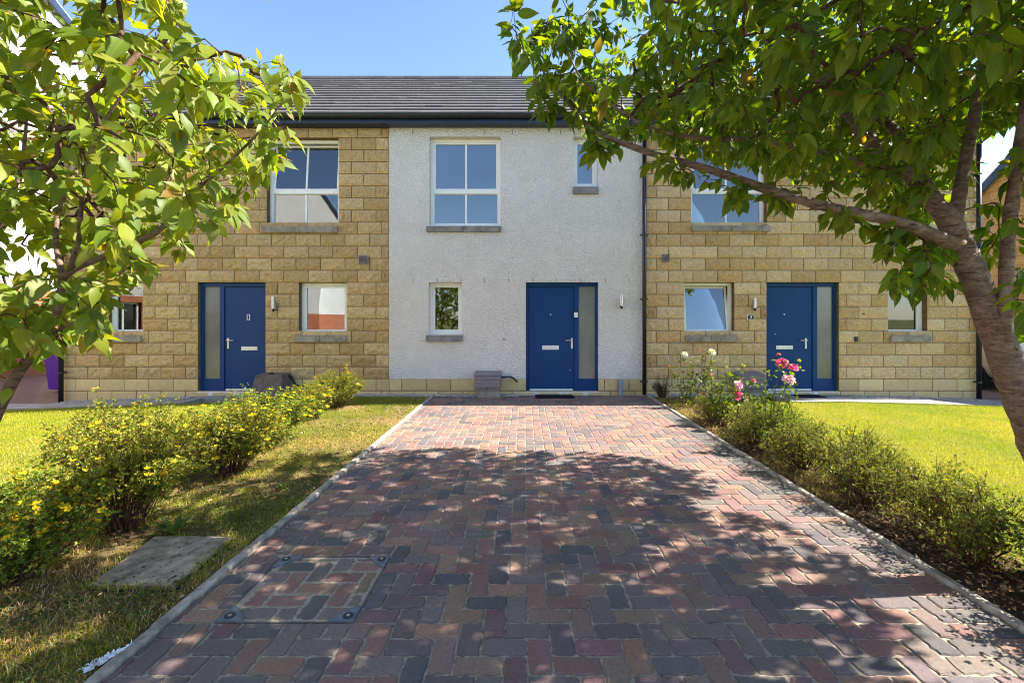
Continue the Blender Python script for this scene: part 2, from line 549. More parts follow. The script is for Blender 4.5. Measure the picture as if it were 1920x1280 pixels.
def blocks(x0, x1, k0, k1, ops, rough, base_cols, ztop=99):
    """courses of separate blocks with displaced faces"""
    NX, NZ = 11, 6
    Vs, Fs, Cs, n = [], [], [], 0
    idx = np.arange((NX + 1) * (NZ + 1)).reshape(NZ + 1, NX + 1)
    q = np.stack([idx[:-1, :-1], idx[:-1, 1:], idx[1:, 1:], idx[1:, :-1]], -1).reshape(-1, 4)
    ring = np.concatenate([idx[0, :-1], idx[:-1, -1], idx[-1, :0:-1], idx[:0:-1, 0]])
    for k in range(k0, k1):
        za, zb = ZC + k * COURSE, min(ZC + (k + 1) * COURSE, ztop)
        zm = (za + zb) / 2
        cuts = [(x0, x1)]
        for a, b, c, d in ops:
            if c < zm < d:
                nc = []
                for u, v in cuts:
                    if a > u: nc.append((u, min(a, v)))
                    if b < v: nc.append((max(b, u), v))
                cuts = [(u, v) for u, v in nc if v - u > 0.03]
        for u, v in cuts:
            off = (0.23 if k % 2 else 0.0) + (0.0 if abs(u - x0) < 1e-6 else 0.12)
            edges = [u]
            e = math.floor((u - x0) / 0.46) * 0.46 + x0 + off % 0.46
            while e < v - 0.10:
                if e > u + 0.10: edges.append(e)
                e += 0.46
            edges.append(v)
            for a, b in zip(edges[:-1], edges[1:]):
                j = 0.0065
                X = np.linspace(a + (j if a > u else 0.001), b - (j if b < v else 0.001), NX + 1)
                Z = np.linspace(za + j, zb - j, NZ + 1)
                gx, gz_ = np.meshgrid(X, Z)
                if rough:
                    r = rng.normal(size=gx.shape)
                    r = (r + np.roll(r, 1, 0) + np.roll(r, 1, 1) + np.roll(r, (1, 1), (0, 1))) / 2
                    sl = rng.normal(0, 0.004) * (gx - gx.mean()) / 0.2 + rng.normal(0, 0.005) * (gz_ - gz_.mean()) / 0.1
                    prof = (1 - np.abs(np.linspace(-1, 1, NX + 1)) ** 6)[None, :] * (1 - np.abs(np.linspace(-1, 1, NZ + 1)) ** 4)[:, None]
                    d = prof * (0.018 + 0.0085 * r + sl)
                else:
                    prof = (1 - np.abs(np.linspace(-1, 1, NX + 1)) ** 14)[None, :] * (1 - np.abs(np.linspace(-1, 1, NZ + 1)) ** 10)[:, None]
                    d = prof * 0.004 + 0.0004 * rng.normal(size=gx.shape)
                V = np.stack([gx.ravel(), (WY - 0.002 - d).ravel(), gz_.ravel()], 1)
                S = V[ring].copy(); S[:, 1] = WY + 0.012
                nr = len(ring)
                sk = np.stack([np.roll(ring, -1), ring, np.arange(nr) + len(V), np.roll(np.arange(nr), -1) + len(V)], 1)
                Vs.append(V); Vs.append(S)
                Fs.append(q + n); Fs.append(sk + n)
                cc = np.array(base_cols[rng.integers(len(base_cols))]) * rng.uniform(0.90, 1.11) * (1 + rng.normal(0, 0.012, 3))
                Cs.append(np.tile(cc, (len(V) + nr, 1)))
                n += len(V) + nr
    return np.concatenate(Vs), [np.concatenate(Fs)], np.concatenate(Cs)


def block_obj(name, mat, parent, *a, label=None, **k):
    V, Fc, C = blocks(*a, **k)
    V = V - wloc[parent.name]
    o = link_mesh(mesh_np(name, V, Fc, {'Col': C}), name, mat, parent)
    if label: o['label'] = label
    return o


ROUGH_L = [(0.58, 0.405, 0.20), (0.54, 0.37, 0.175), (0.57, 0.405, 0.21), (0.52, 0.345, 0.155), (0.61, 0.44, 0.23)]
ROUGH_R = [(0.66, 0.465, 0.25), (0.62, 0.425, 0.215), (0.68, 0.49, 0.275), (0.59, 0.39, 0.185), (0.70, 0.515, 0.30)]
SMOOTH = [(0.59, 0.45, 0.235), (0.56, 0.42, 0.215), (0.61, 0.47, 0.25)]


def frame_bars(mb, x0, x1, z0, z1, w, y0, y1, M4=None):
    mb.box(x0, x0 + w, y0, y1, z0, z1, M=M4)
    mb.box(x1 - w, x1, y0, y1, z0, z1, M=M4)
    mb.box(x0 + w, x1 - w, y0, y1, z1 - w, z1, M=M4)
    mb.box(x0 + w, x1 - w, y0, y1, z0, z0 + w, M=M4)
    return mb


def window(house, px0, px1, py0, py1, sill, kind='single', sillmat='sill', rec=0.115, tilt=0.0, split_py=None, sillcut=True):
    """upvc window set back in its opening; sill = (px0, px1, py0, py1)"""
    x0, x1, z0, z1 = fx(px0), fx(px1), fz(py1), fz(py0)
    y = WY + rec
    fr = frame_bars(MB(), x0, x1, z0, z1, 0.055, y, y + 0.07)
    fr.box(x0 - 0.0, x1 + 0.0, y - 0.028, y - 0.001, z0 + 0.001, z0 + 0.04)          # drip bar
    zt = None
    if kind == 'double':
        zt = fz(split_py)
        fr.box(x0 + 0.055, x1 - 0.055, y + 0.001, y + 0.069, zt - 0.03, zt + 0.03)
    win = fr.build('window', M['upvc'], house, bevel=0.004)
    # lower / only light
    za, zb = (z0 + 0.055, zt - 0.03) if kind == 'double' else (z0 + 0.055, z1 - 0.055)
    xa, xb = x0 + 0.055, x1 - 0.055

    def light(za, zb, mull, sash, tilt):
        Mx = None
        if tilt:
            Mx = Matrix.Translation((xa, y + 0.03, za)) @ Matrix.Rotation(-tilt, 4, 'X') @ Matrix.Translation((-xa, -y - 0.03, -za))
        sw = 0.035 if sash else 0.012
        mb = frame_bars(MB(), xa + 0.001, xb - 0.001, za + 0.001, zb - 0.001, sw, y + 0.012, y + 0.058, Mx)
        if mull:
            xm = (xa + xb) / 2
            mb.box(xm - 0.017, xm + 0.017, y + 0.022, y + 0.050, za + sw, zb - sw, M=Mx)
        s = mb.build('sash', M['upvc'], win, bevel=0.003)
        g = MB().box(xa + sw - 0.004, xb - sw + 0.004, y + 0.034, y + 0.038, za + sw - 0.004, zb - sw + 0.004, M=Mx)
        g.build('pane', M['pane'], win)
    if kind == 'double':
        light(zt + 0.03, z1 - 0.055, True, True, tilt)
        light(za, zb, True, False, 0)
    else:
        light(za, zb, False, True, tilt)
    s0, s1, sy0, sy1 = sill
    X0, X1, Z0, Z1 = fx(s0), fx(s1), fz(sy1), fz(sy0)
    sb = MB()
    segs = [(X0, (X0 + X1) / 2 - 0.003), ((X0 + X1) / 2 + 0.003, X1)] if sillcut else [(X0, X1)]
    for a, b in segs:
        sb.add([(a, WY - 0.06, Z0), (b, WY - 0.06, Z0), (b, WY - 0.06, Z1 - 0.012), (a, WY - 0.06, Z1 - 0.012),
                (a, WY + 0.16, Z0), (b, WY + 0.16, Z0), (b, WY + 0.16, Z1 + 0.012), (a, WY + 0.16, Z1 + 0.012)],
               [(0, 1, 2, 3), (5, 4, 7, 6), (3, 2, 6, 7), (1, 0, 4, 5), (0, 3, 7, 4), (2, 1, 5, 6)])
    sb.build('sill', M[sillmat], win, bevel=0.006)
    return win, (x0, x1, z0, z1, y)


def opening(px0, px1, py0, py1):
    return (fx(px0), fx(px1), fz(py1), fz(py0))


def handle_mb(hx, hz, y, sgn):
    mb = MB()
    mb.box(hx - 0.017, hx + 0.017, y - 0.012, y, hz - 0.13, hz + 0.07)
    mb.tube([(hx, y - 0.01, hz + 0.03), (hx, y - 0.055, hz + 0.03)], 0.011, 8)
    mb.tube([(hx - sgn * 0.01, y - 0.055, hz + 0.03), (hx + sgn * 0.06, y - 0.057, hz + 0.03), (hx + sgn * 0.125, y - 0.05, hz + 0.026)], 0.0105, 8)
    mb.tube([(hx, y - 0.02, hz - 0.085), (hx, y - 0.01, hz - 0.085)], 0.009, 8)
    return mb


def door(house, px0, px1, py0, py1, side, hx, letter, spy, rec=0.07):
    """blue door with a frosted light on side 'l' or 'r'"""
    x0, x1, z0, z1 = fx(px0), fx(px1), fz(py1), fz(py0)
    y = WY + rec
    w = 0.05
    sw = 0.31                                    # width of the side light between frames
    fr = MB()
    fr.box(x0, x0 + w, y, y + 0.09, z0 + 0.03, z1)
    fr.box(x1 - w, x1, y, y + 0.09, z0 + 0.03, z1)
    fr.box(x0 + w, x1 - w, y, y + 0.09, z1 - 0.075, z1)
    if side == 'l': g0, g1 = x0 + w, x0 + w + sw
    else: g0, g1 = x1 - w - sw, x1 - w
    m0, m1 = (g1, g1 + 0.085) if side == 'l' else (g0 - 0.085, g0)
    fr.box(m0, m1, y, y + 0.09, z0 + 0.03, z1 - 0.075)
    fr.box(g0, g1, y + 0.012, y + 0.075, z0 + 0.03, z0 + 0.26)
    d = fr.build('door', M['blue'], house, bevel=0.004)
    l0, l1 = (m1, x1 - w) if side == 'l' else (x0 + w, m0)
    MB().box(l0 + 0.004, l1 - 0.004, y + 0.02, y + 0.075, z0 + 0.075, z1 - 0.079).build('door_leaf', M['blue'], d, bevel=0.003)
    yl = y + 0.02
    MB().box(l0 + 0.02, l1 - 0.02, y + 0.008, y + 0.05, z0 + 0.036, z0 + 0.07).build('weather_bar', M['alu'], d, bevel=0.003)
    MB().box(x0 - 0.01, x1 + 0.01, y - 0.075, y + 0.12, z0 - 0.05, z0 + 0.028).build('threshold', M['alu'], d, bevel=0.004)
    MB().box(g0 - 0.004, g1 + 0.004, y + 0.04, y + 0.05, z0 + 0.256, z1 - 0.071).build('sidelight', M['frost'], d)
    sgn = 1 if side == 'l' else -1
    handle_mb(fx(hx), fz(641), yl, sgn).build('handle', M['steel'], d, smooth=False, bevel=0.002)
    a, b, c, e = letter
    lp = MB(); lp.box(fx(a), fx(b), yl - 0.008, yl - 0.0005, fz(e), fz(c)); lp.box(fx(a) + 0.015, fx(b) - 0.015, yl - 0.012, yl - 0.0082, fz(e) + 0.015, fz(c) - 0.014)
    lp.build('letter_plate', M['alu'], d, bevel=0.002)
    if spy:
        MB().tube([(fx(spy[0]), yl + 0.01, fz(spy[1])), (fx(spy[0]), yl - 0.008, fz(spy[1]))], 0.013, 12).build('spyhole', M['steel'], d)
    return d, (x0, x1, z0, z1, yl)


def roof(house, x0, x1, xr):
    """courses of flat interlocking tiles from the gutter to the ridge; xr: random shift"""
    ye, ze, yr, zr = WY - 0.30, 5.10, 11.0, 7.31
    nc = 15
    L = math.hypot(yr - ye, zr - ze)
    uy, uz = (yr - ye) / L, (zr - ze) / L
    ny, nz = -uz, uy
    mb = MB()
    step = L / nc
    for k in range(nc):
        x = x0 - (0.165 if k % 2 else 0)
        while x < x1 - 0.02:
            a, b = max(x, x0) + 0.0015, min(x + 0.33, x1) - 0.0015
            if b - a > 0.02:
                s0, s1 = k * step, min((k + 1) * step + 0.07, L)
                lift = rng.normal(0, 0.0015)
                t0, t1 = 0.062 + lift, 0.026
                th = 0.034
                pts = []
                for s, tt in ((s0, t0), (s1, t1)):
                    for q in (tt - th, tt):
                        pts.append((ye + uy * s + ny * q, ze + uz * s + nz * q))
                v = [(xx, p[0], p[1]) for xx in (a, b) for p in pts]
                c = np.array((0.115, 0.108, 0.108)) * rng.uniform(0.92, 1.08)
                mb.add(v, [(0, 1, 5, 4), (1, 3, 7, 5), (2, 6, 7, 3), (0, 4, 6, 2), (0, 2, 3, 1), (4, 5, 7, 6)], c)
            x += 0.33
    # back slope and deck under the tiles
    mb.quad((x0, ye, ze - 0.02), (x1, ye, ze - 0.02), (x1, yr, zr - 0.02), (x0, yr, zr - 0.02), (0.03,) * 3)
    mb.quad((x0, yr, zr), (x1, yr, zr), (x1, yr + 3.2, zr - 2.42), (x0, yr + 3.2, zr - 2.42), (0.1, 0.1, 0.11))
    r = mb.build('roof', M['tile'], house)
    rb = MB()
    x = x0
    while x < x1 - 0.05:
        b = min(x + 0.45, x1)
        rb.tube([(x + 0.003, yr, zr - 0.045), (b - 0.003, yr, zr - 0.045)], 0.11, 12, np.array((0.10, 0.10, 0.11)) * rng.uniform(0.85, 1.15))
        x = b
    rb.build('ridge', M['tile'], r)
    # fascia, soffit and gutter
    MB().box(x0, x1, WY - 0.225, WY - 0.20, 4.99, 5.13).build('fascia', M['navy'], house)
    MB().box(x0, x1, WY - 0.199, WY + 0.02, 4.995, 5.015).build('soffit', M['navy'], house)
    gy, gzz, gr = WY - 0.285, 5.115, 0.056
    a = np.linspace(math.pi, 2 * math.pi, 9)
    prof = [(gy + gr * math.cos(t), gzz + gr * math.sin(t)) for t in a]
    prof += [(gy + (gr - 0.006) * math.cos(t), gzz + (gr - 0.006) * math.sin(t)) for t in a[::-1]]
    g = MB()
    n = len(prof)
    v = [(x0, p, q) for p, q in prof] + [(x1, p, q) for p, q in prof]
    g.add(v, [(i, (i + 1) % n, (i + 1) % n + n, i + n) for i in range(n)])
    gut = g.build('gutter', M['black'], house, smooth=True)
    x = x0 + xr
    while x < x1:
        pr = [(gy + (gr + 0.007) * math.cos(t), gzz + (gr + 0.007) * math.sin(t)) for t in a] + \
             [(gy + (gr + 0.001) * math.cos(t), gzz + (gr + 0.001) * math.sin(t)) for t in a[::-1]]
        nn = len(pr)
        v = [(x, p, q) for p, q in pr] + [(x + 0.035, p, q) for p, q in pr]
        br = MB()
        br.add(v, [(i, (i + 1) % nn, (i + 1) % nn + nn, i + nn) for i in range(nn)] + [tuple(range(nn))[::-1], tuple(range(nn, 2 * nn))])
        br.build('gutter_bracket', M['black'], gut)
        x += 1.05


def downpipe(house, px, py0, py1, clips, r=0.038, y=WY - 0.085):
    x = fx(px)
    mb = MB().tube([(x, y, fz(py1)), (x, y, fz(py0))], r, 16)
    mb.tube([(x, y, fz(py0) - 0.03), (x, y, fz(py0) + 0.02), (x, y - 0.10, fz(py0) + 0.11), (x, WY - 0.285, 5.07)], r, 16)
    d = mb.build('downpipe', M['black'], house, smooth=True)
    for c in clips:
        z = fz(c)
        cb = MB()
        cb.tube([(x, y, z - 0.016), (x, y, z + 0.016)], r + 0.006, 16)
        cb.box(x - 0.075, x + 0.075, y + 0.02, y + 0.034, z - 0.012, z + 0.012)
        cb.box(x - 0.012, x + 0.012, y + 0.034, WY - 0.001, z - 0.012, z + 0.012)
        cb.build('pipe_clip', M['black'], d)


def wall_light(house, px, py0, py1, w):
    x, z0, z1 = fx(px), fz(py1), fz(py0)
    mb = MB()
    yb = WY - 0.016
    mb.box(x - w * 0.35, x + w * 0.55, yb - 0.03, yb, z0 + 0.01, z0 + 0.18)
    mb.tube([(x, yb - 0.075, z0 + 0.06), (x, yb - 0.075, z1)], w / 2, 20)
    mb.tube([(x, yb - 0.075, z0 + 0.045), (x, yb - 0.075, z0 + 0.06)], w / 2 * 0.85, 20)
    mb.box(x - 0.012, x + 0.012, yb - 0.06, yb - 0.03, z0 + 0.10, z0 + 0.13)
    l = mb.build('wall_light', M['steel'], house)
    MB().tube([(x + 0.003, yb - 0.078, z0 + 0.005), (x + 0.003, yb - 0.05, z0 + 0.025)], 0.022, 12).build('sensor', M['black'], l)
    return l


def vent(house, px0, px1, py0, py1):
    x0, x1, z0, z1 = fx(px0), fx(px1), fz(py1), fz(py0)
    y = WY - 0.018
    v = frame_bars(MB(), x0, x1, z0, z1, 0.014, y - 0.022, y + 0.01).build('vent', M['boxgrey'], house)
    lb = MB()
    n = 8
    for k in range(n):
        z = z0 + 0.016 + (z1 - z0 - 0.032) * (k + 0.5) / n
        lb.box(x0 + 0.014, x1 - 0.014, y - 0.016, y + 0.006, z - 0.004, z + 0.003)
    for k in range(1, 4):
        x = x0 + (x1 - x0) * k / 4
        lb.box(x - 0.003, x + 0.003, y - 0.019, y - 0.0165, z0 + 0.014, z1 - 0.014)
    lb.box(x0 + 0.014, x1 - 0.014, y + 0.007, y + 0.009, z0 + 0.014, z1 - 0.014)
    lb.build('louvre', M['boxgrey'], v)


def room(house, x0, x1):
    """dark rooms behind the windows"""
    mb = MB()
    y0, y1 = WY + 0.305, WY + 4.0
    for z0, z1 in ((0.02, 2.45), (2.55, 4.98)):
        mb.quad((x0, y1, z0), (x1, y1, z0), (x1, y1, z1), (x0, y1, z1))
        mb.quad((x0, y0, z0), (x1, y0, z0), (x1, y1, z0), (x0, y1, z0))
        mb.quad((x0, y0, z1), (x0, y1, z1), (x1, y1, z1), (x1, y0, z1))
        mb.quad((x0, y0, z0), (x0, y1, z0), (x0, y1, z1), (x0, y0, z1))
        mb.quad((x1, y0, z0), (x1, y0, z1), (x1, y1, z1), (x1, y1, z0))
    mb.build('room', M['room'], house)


def gable(house, x, mat, sgn):
    mb = MB()
    pts = [(WY + 0.02, -0.3), (WY + 5.2, -0.3), (WY + 5.2, 5.0), (11.0, 7.25), (WY + 0.02, 5.02)]
    v = [(x, a, b) for a, b in pts] + [(x - sgn * 0.25, a, b) for a, b in pts]
    n = len(pts)
    mb.add(v, [tuple(range(n)), tuple(range(2 * n - 1, n - 1, -1))] + [(i, i + n, (i + 1) % n + n, (i + 1) % n) for i in range(n)])
    mb.build('gable_wall', mat, house)


XL, XM0, XM1, XR = fx(118), fx(730), fx(1207), fx(1836)

# ---- left house, yellow stone, door with its glass on the left
hl = empty('terraced_house', ((XL + XM0) / 2, WY, 0), 'sandstone terraced house left of the white one, its upstairs sash tilted open over blue door', 'house')
opsL = [opening(199, 268, 529.4, 627), opening(371, 498, 529.4, 738), opening(560, 650, 529.4, 627), opening(500, 635, 258.8, 423)]
backing('wall', M['mortar'], hl, XL, XM0 - 0.002, -0.3, 5.05, opsL, WY + 0.008)
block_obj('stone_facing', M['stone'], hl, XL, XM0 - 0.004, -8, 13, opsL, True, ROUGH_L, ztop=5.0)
block_obj('base_course', M['ashlar'], hl, XL, XM0 - 0.004, -10, -8, opsL, False, SMOOTH, label='smooth pale stone base course')
w1, _ = window(hl, 199, 268, 529.4, 627, (194, 268, 627.5, 641), 'single', sillcut=False)
w2, _ = window(hl, 560, 650, 529.4, 627, (554, 650, 627.5, 641), 'single')
w3, b3 = window(hl, 500, 635, 258.8, 423, (493, 634, 424, 436.5), 'double', tilt=math.radians(6), split_py=357)
x0, x1, z0, z1, y = b3
mb = MB()
for k in range(46):
    z = z0 + 0.08 + (z1 - z0 - 0.2) * k / 46
    mb.box(x0 + 0.03, x1 - 0.03, y + 0.19, y + 0.21, z, z + 0.020)
mb.build('blind', M['slat'], w3)
dl, bd = door(hl, 371, 498, 529.4, 737, 'l', 422.5, (447, 477.5, 650, 657), None)
kn = MB(); yl = bd[4]
frame_bars(kn, fx(458.2), fx(464), fz(600), fz(589), 0.012, yl - 0.02, yl - 0.001)
kn.build('knocker', M['alu'], dl, bevel=0.003)
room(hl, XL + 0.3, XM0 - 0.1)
gable(hl, XL, M['tanblock'], -1)
roof(hl, XL - 0.12, XM0, 0.5)
downpipe(hl, 123, 245, 752, (300, 480, 697))
wall_light(hl, 517, 556, 583, 0.055)
vent(hl, 674, 691, 479.5, 496)

# ---- middle house, white roughcast
hm = empty('terraced_house', ((XM0 + XM1) / 2, WY, 0), 'white roughcast terraced house at the head of the brick driveway', 'house')
opsM = [opening(804, 866.5, 529, 627), opening(986, 1122, 529, 738), opening(805.5, 938.7, 257, 423), opening(1075, 1121.5, 257, 350)]
backing('wall', M['mortar'], hm, XM0, XM1, -0.3, 0.305, opsM, WY + 0.008)
o = backing('rendered_wall', M['render'], hm, XM0, XM1, 0.302, 5.05, opsM, WY - 0.014)
block_obj('base_course', M['ashlar'], hm, XM0 + 0.002, XM1, -10, -8, opsM, False, SMOOTH, label='smooth pale stone base course')
for a, b in ((XM0, opsM[1][0]), (opsM[1][1], XM1)):
    MB().box(a, b, WY - 0.013, WY + 0.008, 0.297, 0.3015).build('bell_cast', M['render'], hm)
for px in (775, 820, 864.5, 909, 954, 999.5, 1044, 1089, 1135, 1179):
    MB().box(fx(px) - 0.006, fx(px) + 0.004, WY - 0.017, WY - 0.0135, fz(529), fz(522)).build('weep_vent', M['boxgrey'], hm)
for px in (774, 909, 961, 1051):
    MB().box(fx(px) - 0.006, fx(px) + 0.004, WY - 0.017, WY - 0.0135, fz(252), fz(245)).build('weep_vent', M['boxgrey'], hm)
w4, _ = window(hm, 804, 866.5, 529, 627, (799.5, 868.5, 627.5, 640), 'single', 'sillgrey', sillcut=False)
w5, b5 = window(hm, 805.5, 938.7, 257, 423, (800.5, 939.5, 424, 435.5), 'double', 'sillgrey', split_py=357)
x0, x1, z0, z1, y = b5
mb = MB().box(x0 + 0.06, x1 - 0.06, y + 0.12, y + 0.126, fz(304), z1 - 0.08)
mb.tube([(x0 + 0.06, y + 0.123, fz(304)), (x1 - 0.06, y + 0.123, fz(304))], 0.012, 8)
mb.build('roller_blind', M['blind'], w5)
w6, _ = window(hm, 1075, 1121.5, 257, 350, (1074.5, 1121.5, 350.5, 365), 'single', 'sillgrey', sillcut=False)
dm, bd = door(hm, 986, 1122, 529, 737, 'r', 1073, (1017, 1048.5, 648, 656), (1033, 589.5))
yl = bd[4]
db = MB().box(fx(1077), fx(1084), yl - 0.05, yl - 0.0205, fz(595), fz(585.5))
bell = db.build('doorbell', M['white'], dm, bevel=0.003)
MB().box(fx(1077), fx(1084), yl - 0.05, yl - 0.0205, fz(585.3), fz(582)).build('doorbell_cap', M['black'], bell)
MB().tube([(fx(1080.5), yl - 0.049, fz(590)), (fx(1080.5), yl - 0.053, fz(590))], 0.015, 12).build('doorbell_button', M['alu'], bell)
MB().tube([(fx(1069.7), yl + 0.01, fz(694.5)), (fx(1069.7), yl - 0.006, fz(694.5))], 0.010, 10).build('door_stud', M['steel'], dm)
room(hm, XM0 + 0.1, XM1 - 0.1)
roof(hm, XM0, XM1, 0.45)
downpipe(hm, 1206, 245, 738, (442, 561, 714))
wall_light(hm, 1163.5, 554, 578, 0.06)
mb = MB().box(fx(1159), fx(1167), WY - 0.07, WY - 0.003, fz(722), fz(710))
mb.tube([(fx(1162.5), WY - 0.045, fz(722)), (fx(1162.5), WY - 0.045, fz(741))], 0.032, 14)
mb.tube([(fx(1167), WY - 0.03, fz(727)), (fx(1172), WY - 0.035, fz(728.5)), (fx(1177), WY - 0.03, fz(727)), (fx(1178), WY - 0.03, fz(717))], 0.006, 6)
mb.tube([(fx(1158), WY - 0.03, fz(711)), (fx(1156.5), WY - 0.035, fz(722)), (fx(1158), WY - 0.03, fz(736))], 0.006, 6)
mb.build('supply_conduit', M['conduit'], hm)
MB().tube([(fx(945), WY - 0.03, fz(635)), (fx(945), WY - 0.012, fz(636))], 0.02, 10).build('wall_plug', M['path'], hm)

# ---- right house
hr = empty('terraced_house', ((XM1 + XR) / 2, WY, 0), 'sandstone terraced house right of the white one, with plaque 7 beside its blue door', 'house')
opsR = [opening(1283, 1377, 529.4, 627), opening(1437, 1573, 529.4, 738), opening(1665, 1739, 529.4, 627), opening(1296, 1438, 258.8, 422)]
backing('wall', M['mortar'], hr, XM1 + 0.002, XR, -0.3, 5.05, opsR, WY + 0.008)
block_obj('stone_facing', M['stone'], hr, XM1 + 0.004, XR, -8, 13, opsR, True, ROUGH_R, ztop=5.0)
block_obj('base_course', M['ashlar'], hr, XM1 + 0.004, XR, -10, -8, opsR, False, SMOOTH, label='smooth pale stone base course')
w7, _ = window(hr, 1283, 1377, 529.4, 627, (1284, 1380, 627.5, 640.5), 'single', tilt=math.radians(7))
w8, b8 = window(hr, 1665, 1739, 529.4, 627, (1667, 1741, 627.5, 640.5), 'single', sillcut=False)
w9, b9 = window(hr, 1296, 1438, 258.8, 422, (1297, 1441, 423, 434.5), 'double', split_py=356)
x0, x1, z0, z1, y = b8
MB().box(x0 + 0.06, x1 - 0.06, y + 0.12, y + 0.128, fz(576), z1 - 0.06).build('roller_blind', M['slat'], w8)
mb = MB()
for k in range(26):
    mb.box(x0 + 0.08, x0 + 0.5, y + 0.45 + 0.012 * (k % 2), y + 0.458 + 0.012 * (k % 2), z0 + 0.02 + 0.008 * k, z0 + 0.027 + 0.008 * k)
mb.build('folded_linen', M['white'], w8)
x0, x1, z0, z1, y = b9
for s0, s1 in ((x0 + 0.05, x0 + 0.34), (x1 - 0.2, x1 - 0.05)):
    cb = MB()
    xs = np.linspace(s0, s1, 40)
    ys = y + 0.16 + 0.022 * np.sin(xs * 95)
    V = [(xx, yy, z0 + 0.03) for xx, yy in zip(xs, ys)] + [(xx, yy, z1 - 0.05) for xx, yy in zip(xs, ys)]
    cb.add(V, [(i, i + 1, i + 41, i + 40) for i in range(39)])
    cb.build('curtain', M['curtain'], w9)
for px, r, h in ((1346, 0.045, 0.09), (1373, 0.055, 0.08), (1396, 0.06, 0.10), (1417, 0.035, 0.17)):
    pb = MB().tube([(fx(px), y + 0.11, z0 + 0.055), (fx(px), y + 0.11, z0 + 0.055 + h * 0.5), (fx(px), y + 0.11, z0 + 0.055 + h)], [r * 0.75, r * 0.9, r], 14)
    pb.build('pot', M['pot'], w9)
dr, bd = door(hr, 1437, 1573, 529.4, 737, 'r', 1516, (1460, 1491.5, 648, 655), (1475.5, 589))
yl = bd[4]
MB().tube([(fx(1458.5), yl + 0.01, fz(626.5)), (fx(1458.5), yl - 0.006, fz(626.5))], 0.009, 10).build('door_stud', M['steel'], dr)
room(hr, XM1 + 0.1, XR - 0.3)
gable(hr, XR, M['tanblock'], 1)
roof(hr, XM1, XR + 0.42, 0.6)
MB().box(XR + 0.0, XR + 0.40, WY - 0.19, WY + 0.02, 4.94, 4.99).build('eaves_box', M['navy'], hr)
downpipe(hr, 1827, 275, 747, (330, 480, 715))
wall_light(hr, 1411, 559, 582, 0.05)
vent(hr, 1240, 1254, 477, 492)
bx = MB().box(fx(1600.5), fx(1605.5), WY - 0.05, WY - 0.015, fz(640.5), fz(631))
bx.build('junction_box', M['black'], hr, bevel=0.004)
# number plaque
yp = WY - 0.034
cx, cz = fx(1406), fz(594)
pl = MB().prism([(cx - 0.065, cz - 0.052), (cx + 0.065, cz - 0.052), (cx + 0.065, cz + 0.02), (cx + 0.035, cz + 0.055), (cx - 0.035, cz + 0.055), (cx - 0.065, cz + 0.02)], yp, yp + 0.03)
plq = pl.build('number_plaque', M['white'], hr)
MB().prism([(cx - 0.055, cz - 0.043), (cx + 0.055, cz - 0.043), (cx + 0.055, cz + 0.015), (cx + 0.03, cz + 0.045), (cx - 0.03, cz + 0.045), (cx - 0.055, cz + 0.015)], yp - 0.003, yp - 0.0005).build('plaque_face', M['black'], plq)
MB().prism([(cx - 0.012, cz - 0.035), (cx + 0.002, cz - 0.035), (cx + 0.024, cz + 0.018), (cx + 0.024, cz + 0.030), (cx - 0.024, cz + 0.030), (cx - 0.024, cz + 0.017), (cx + 0.008, cz + 0.017)], yp - 0.006, yp - 0.0032).build('digit', M['white'], plq)


# ---- things standing at the walls
def meter_box(px0, px1, py0, py1, label, pipe=None, group='grey meter boxes at the house walls', tone='boxgrey'):
    x0, x1, z0, z1 = fx(px0), fx(px1), fz(py1), fz(py0)
    r = empty('meter_box', ((x0 + x1) / 2, WY - 0.15, z0), label, 'meter box', group)
    hgt = z1 - z0
    n = 4
    mb = MB()
    zb = z0 + hgt * 0.24
    for k in range(n):
        a, b = zb + (z1 - 0.03 - zb) * k / n, zb + (z1 - 0.03 - zb) * (k + 1) / n - 0.006
        ya, yb = WY - 0.30 + 0.06 * (1 if k == n - 1 else 0) * 0.4, WY - 0.30
        ins = 0.03 if k == 0 else 0.0
        mb.add([(x0 + ins, yb + ins, a), (x1 - ins, yb + ins, a), (x1, yb, b), (x0, yb, b), (x0 + ins, WY - 0.02, a), (x1 - ins, WY - 0.02, a), (x1, WY - 0.02, b), (x0, WY - 0.02, b)],
               [(0, 1, 2, 3), (5, 4, 7, 6), (3, 2, 6, 7), (1, 0, 4, 5), (0, 3, 7, 4), (2, 1, 5, 6)])
    mb.box(x0 + 0.02, x1 - 0.02, WY - 0.285, WY - 0.021, zb + 0.01, z1 - 0.04)
    mb.build('cabinet', M[tone], r, bevel=0.004)
    lid = MB()
    lid.add([(x0 - 0.012, WY - 0.315, z1 - 0.03), (x1 + 0.012, WY - 0.315, z1 - 0.03), (x1 + 0.012, WY - 0.02, z1 - 0.03), (x0 - 0.012, WY - 0.02, z1 - 0.03),
             (x0 - 0.004, WY - 0.30, z1 - 0.015), (x1 + 0.004, WY - 0.30, z1 - 0.015), (x1 + 0.004, WY - 0.02, z1 + 0.03), (x0 - 0.004, WY - 0.02, z1 + 0.03)],
            [(0, 3, 2, 1), (4, 5, 6, 7), (0, 1, 5, 4), (1, 2, 6, 5), (2, 3, 7, 6), (3, 0, 4, 7)])
    lid.build('lid', M[tone], r, bevel=0.004)
    MB().box(x0 + 0.03, x1 - 0.02, WY - 0.27, WY - 0.015, z0 - 0.03, zb - 0.001).build('plinth', M['sill'], r, bevel=0.006)
    MB().tube([((x0 + x1) / 2, WY - 0.295, zb + 0.045), ((x0 + x1) / 2, WY - 0.306, zb + 0.045)], 0.012, 10).build('lock', M['black'], r)
    if pipe is not None:
        MB().tube(pipe, 0.016, 10).build('pipe', M['black'], r, smooth=True)
    return r


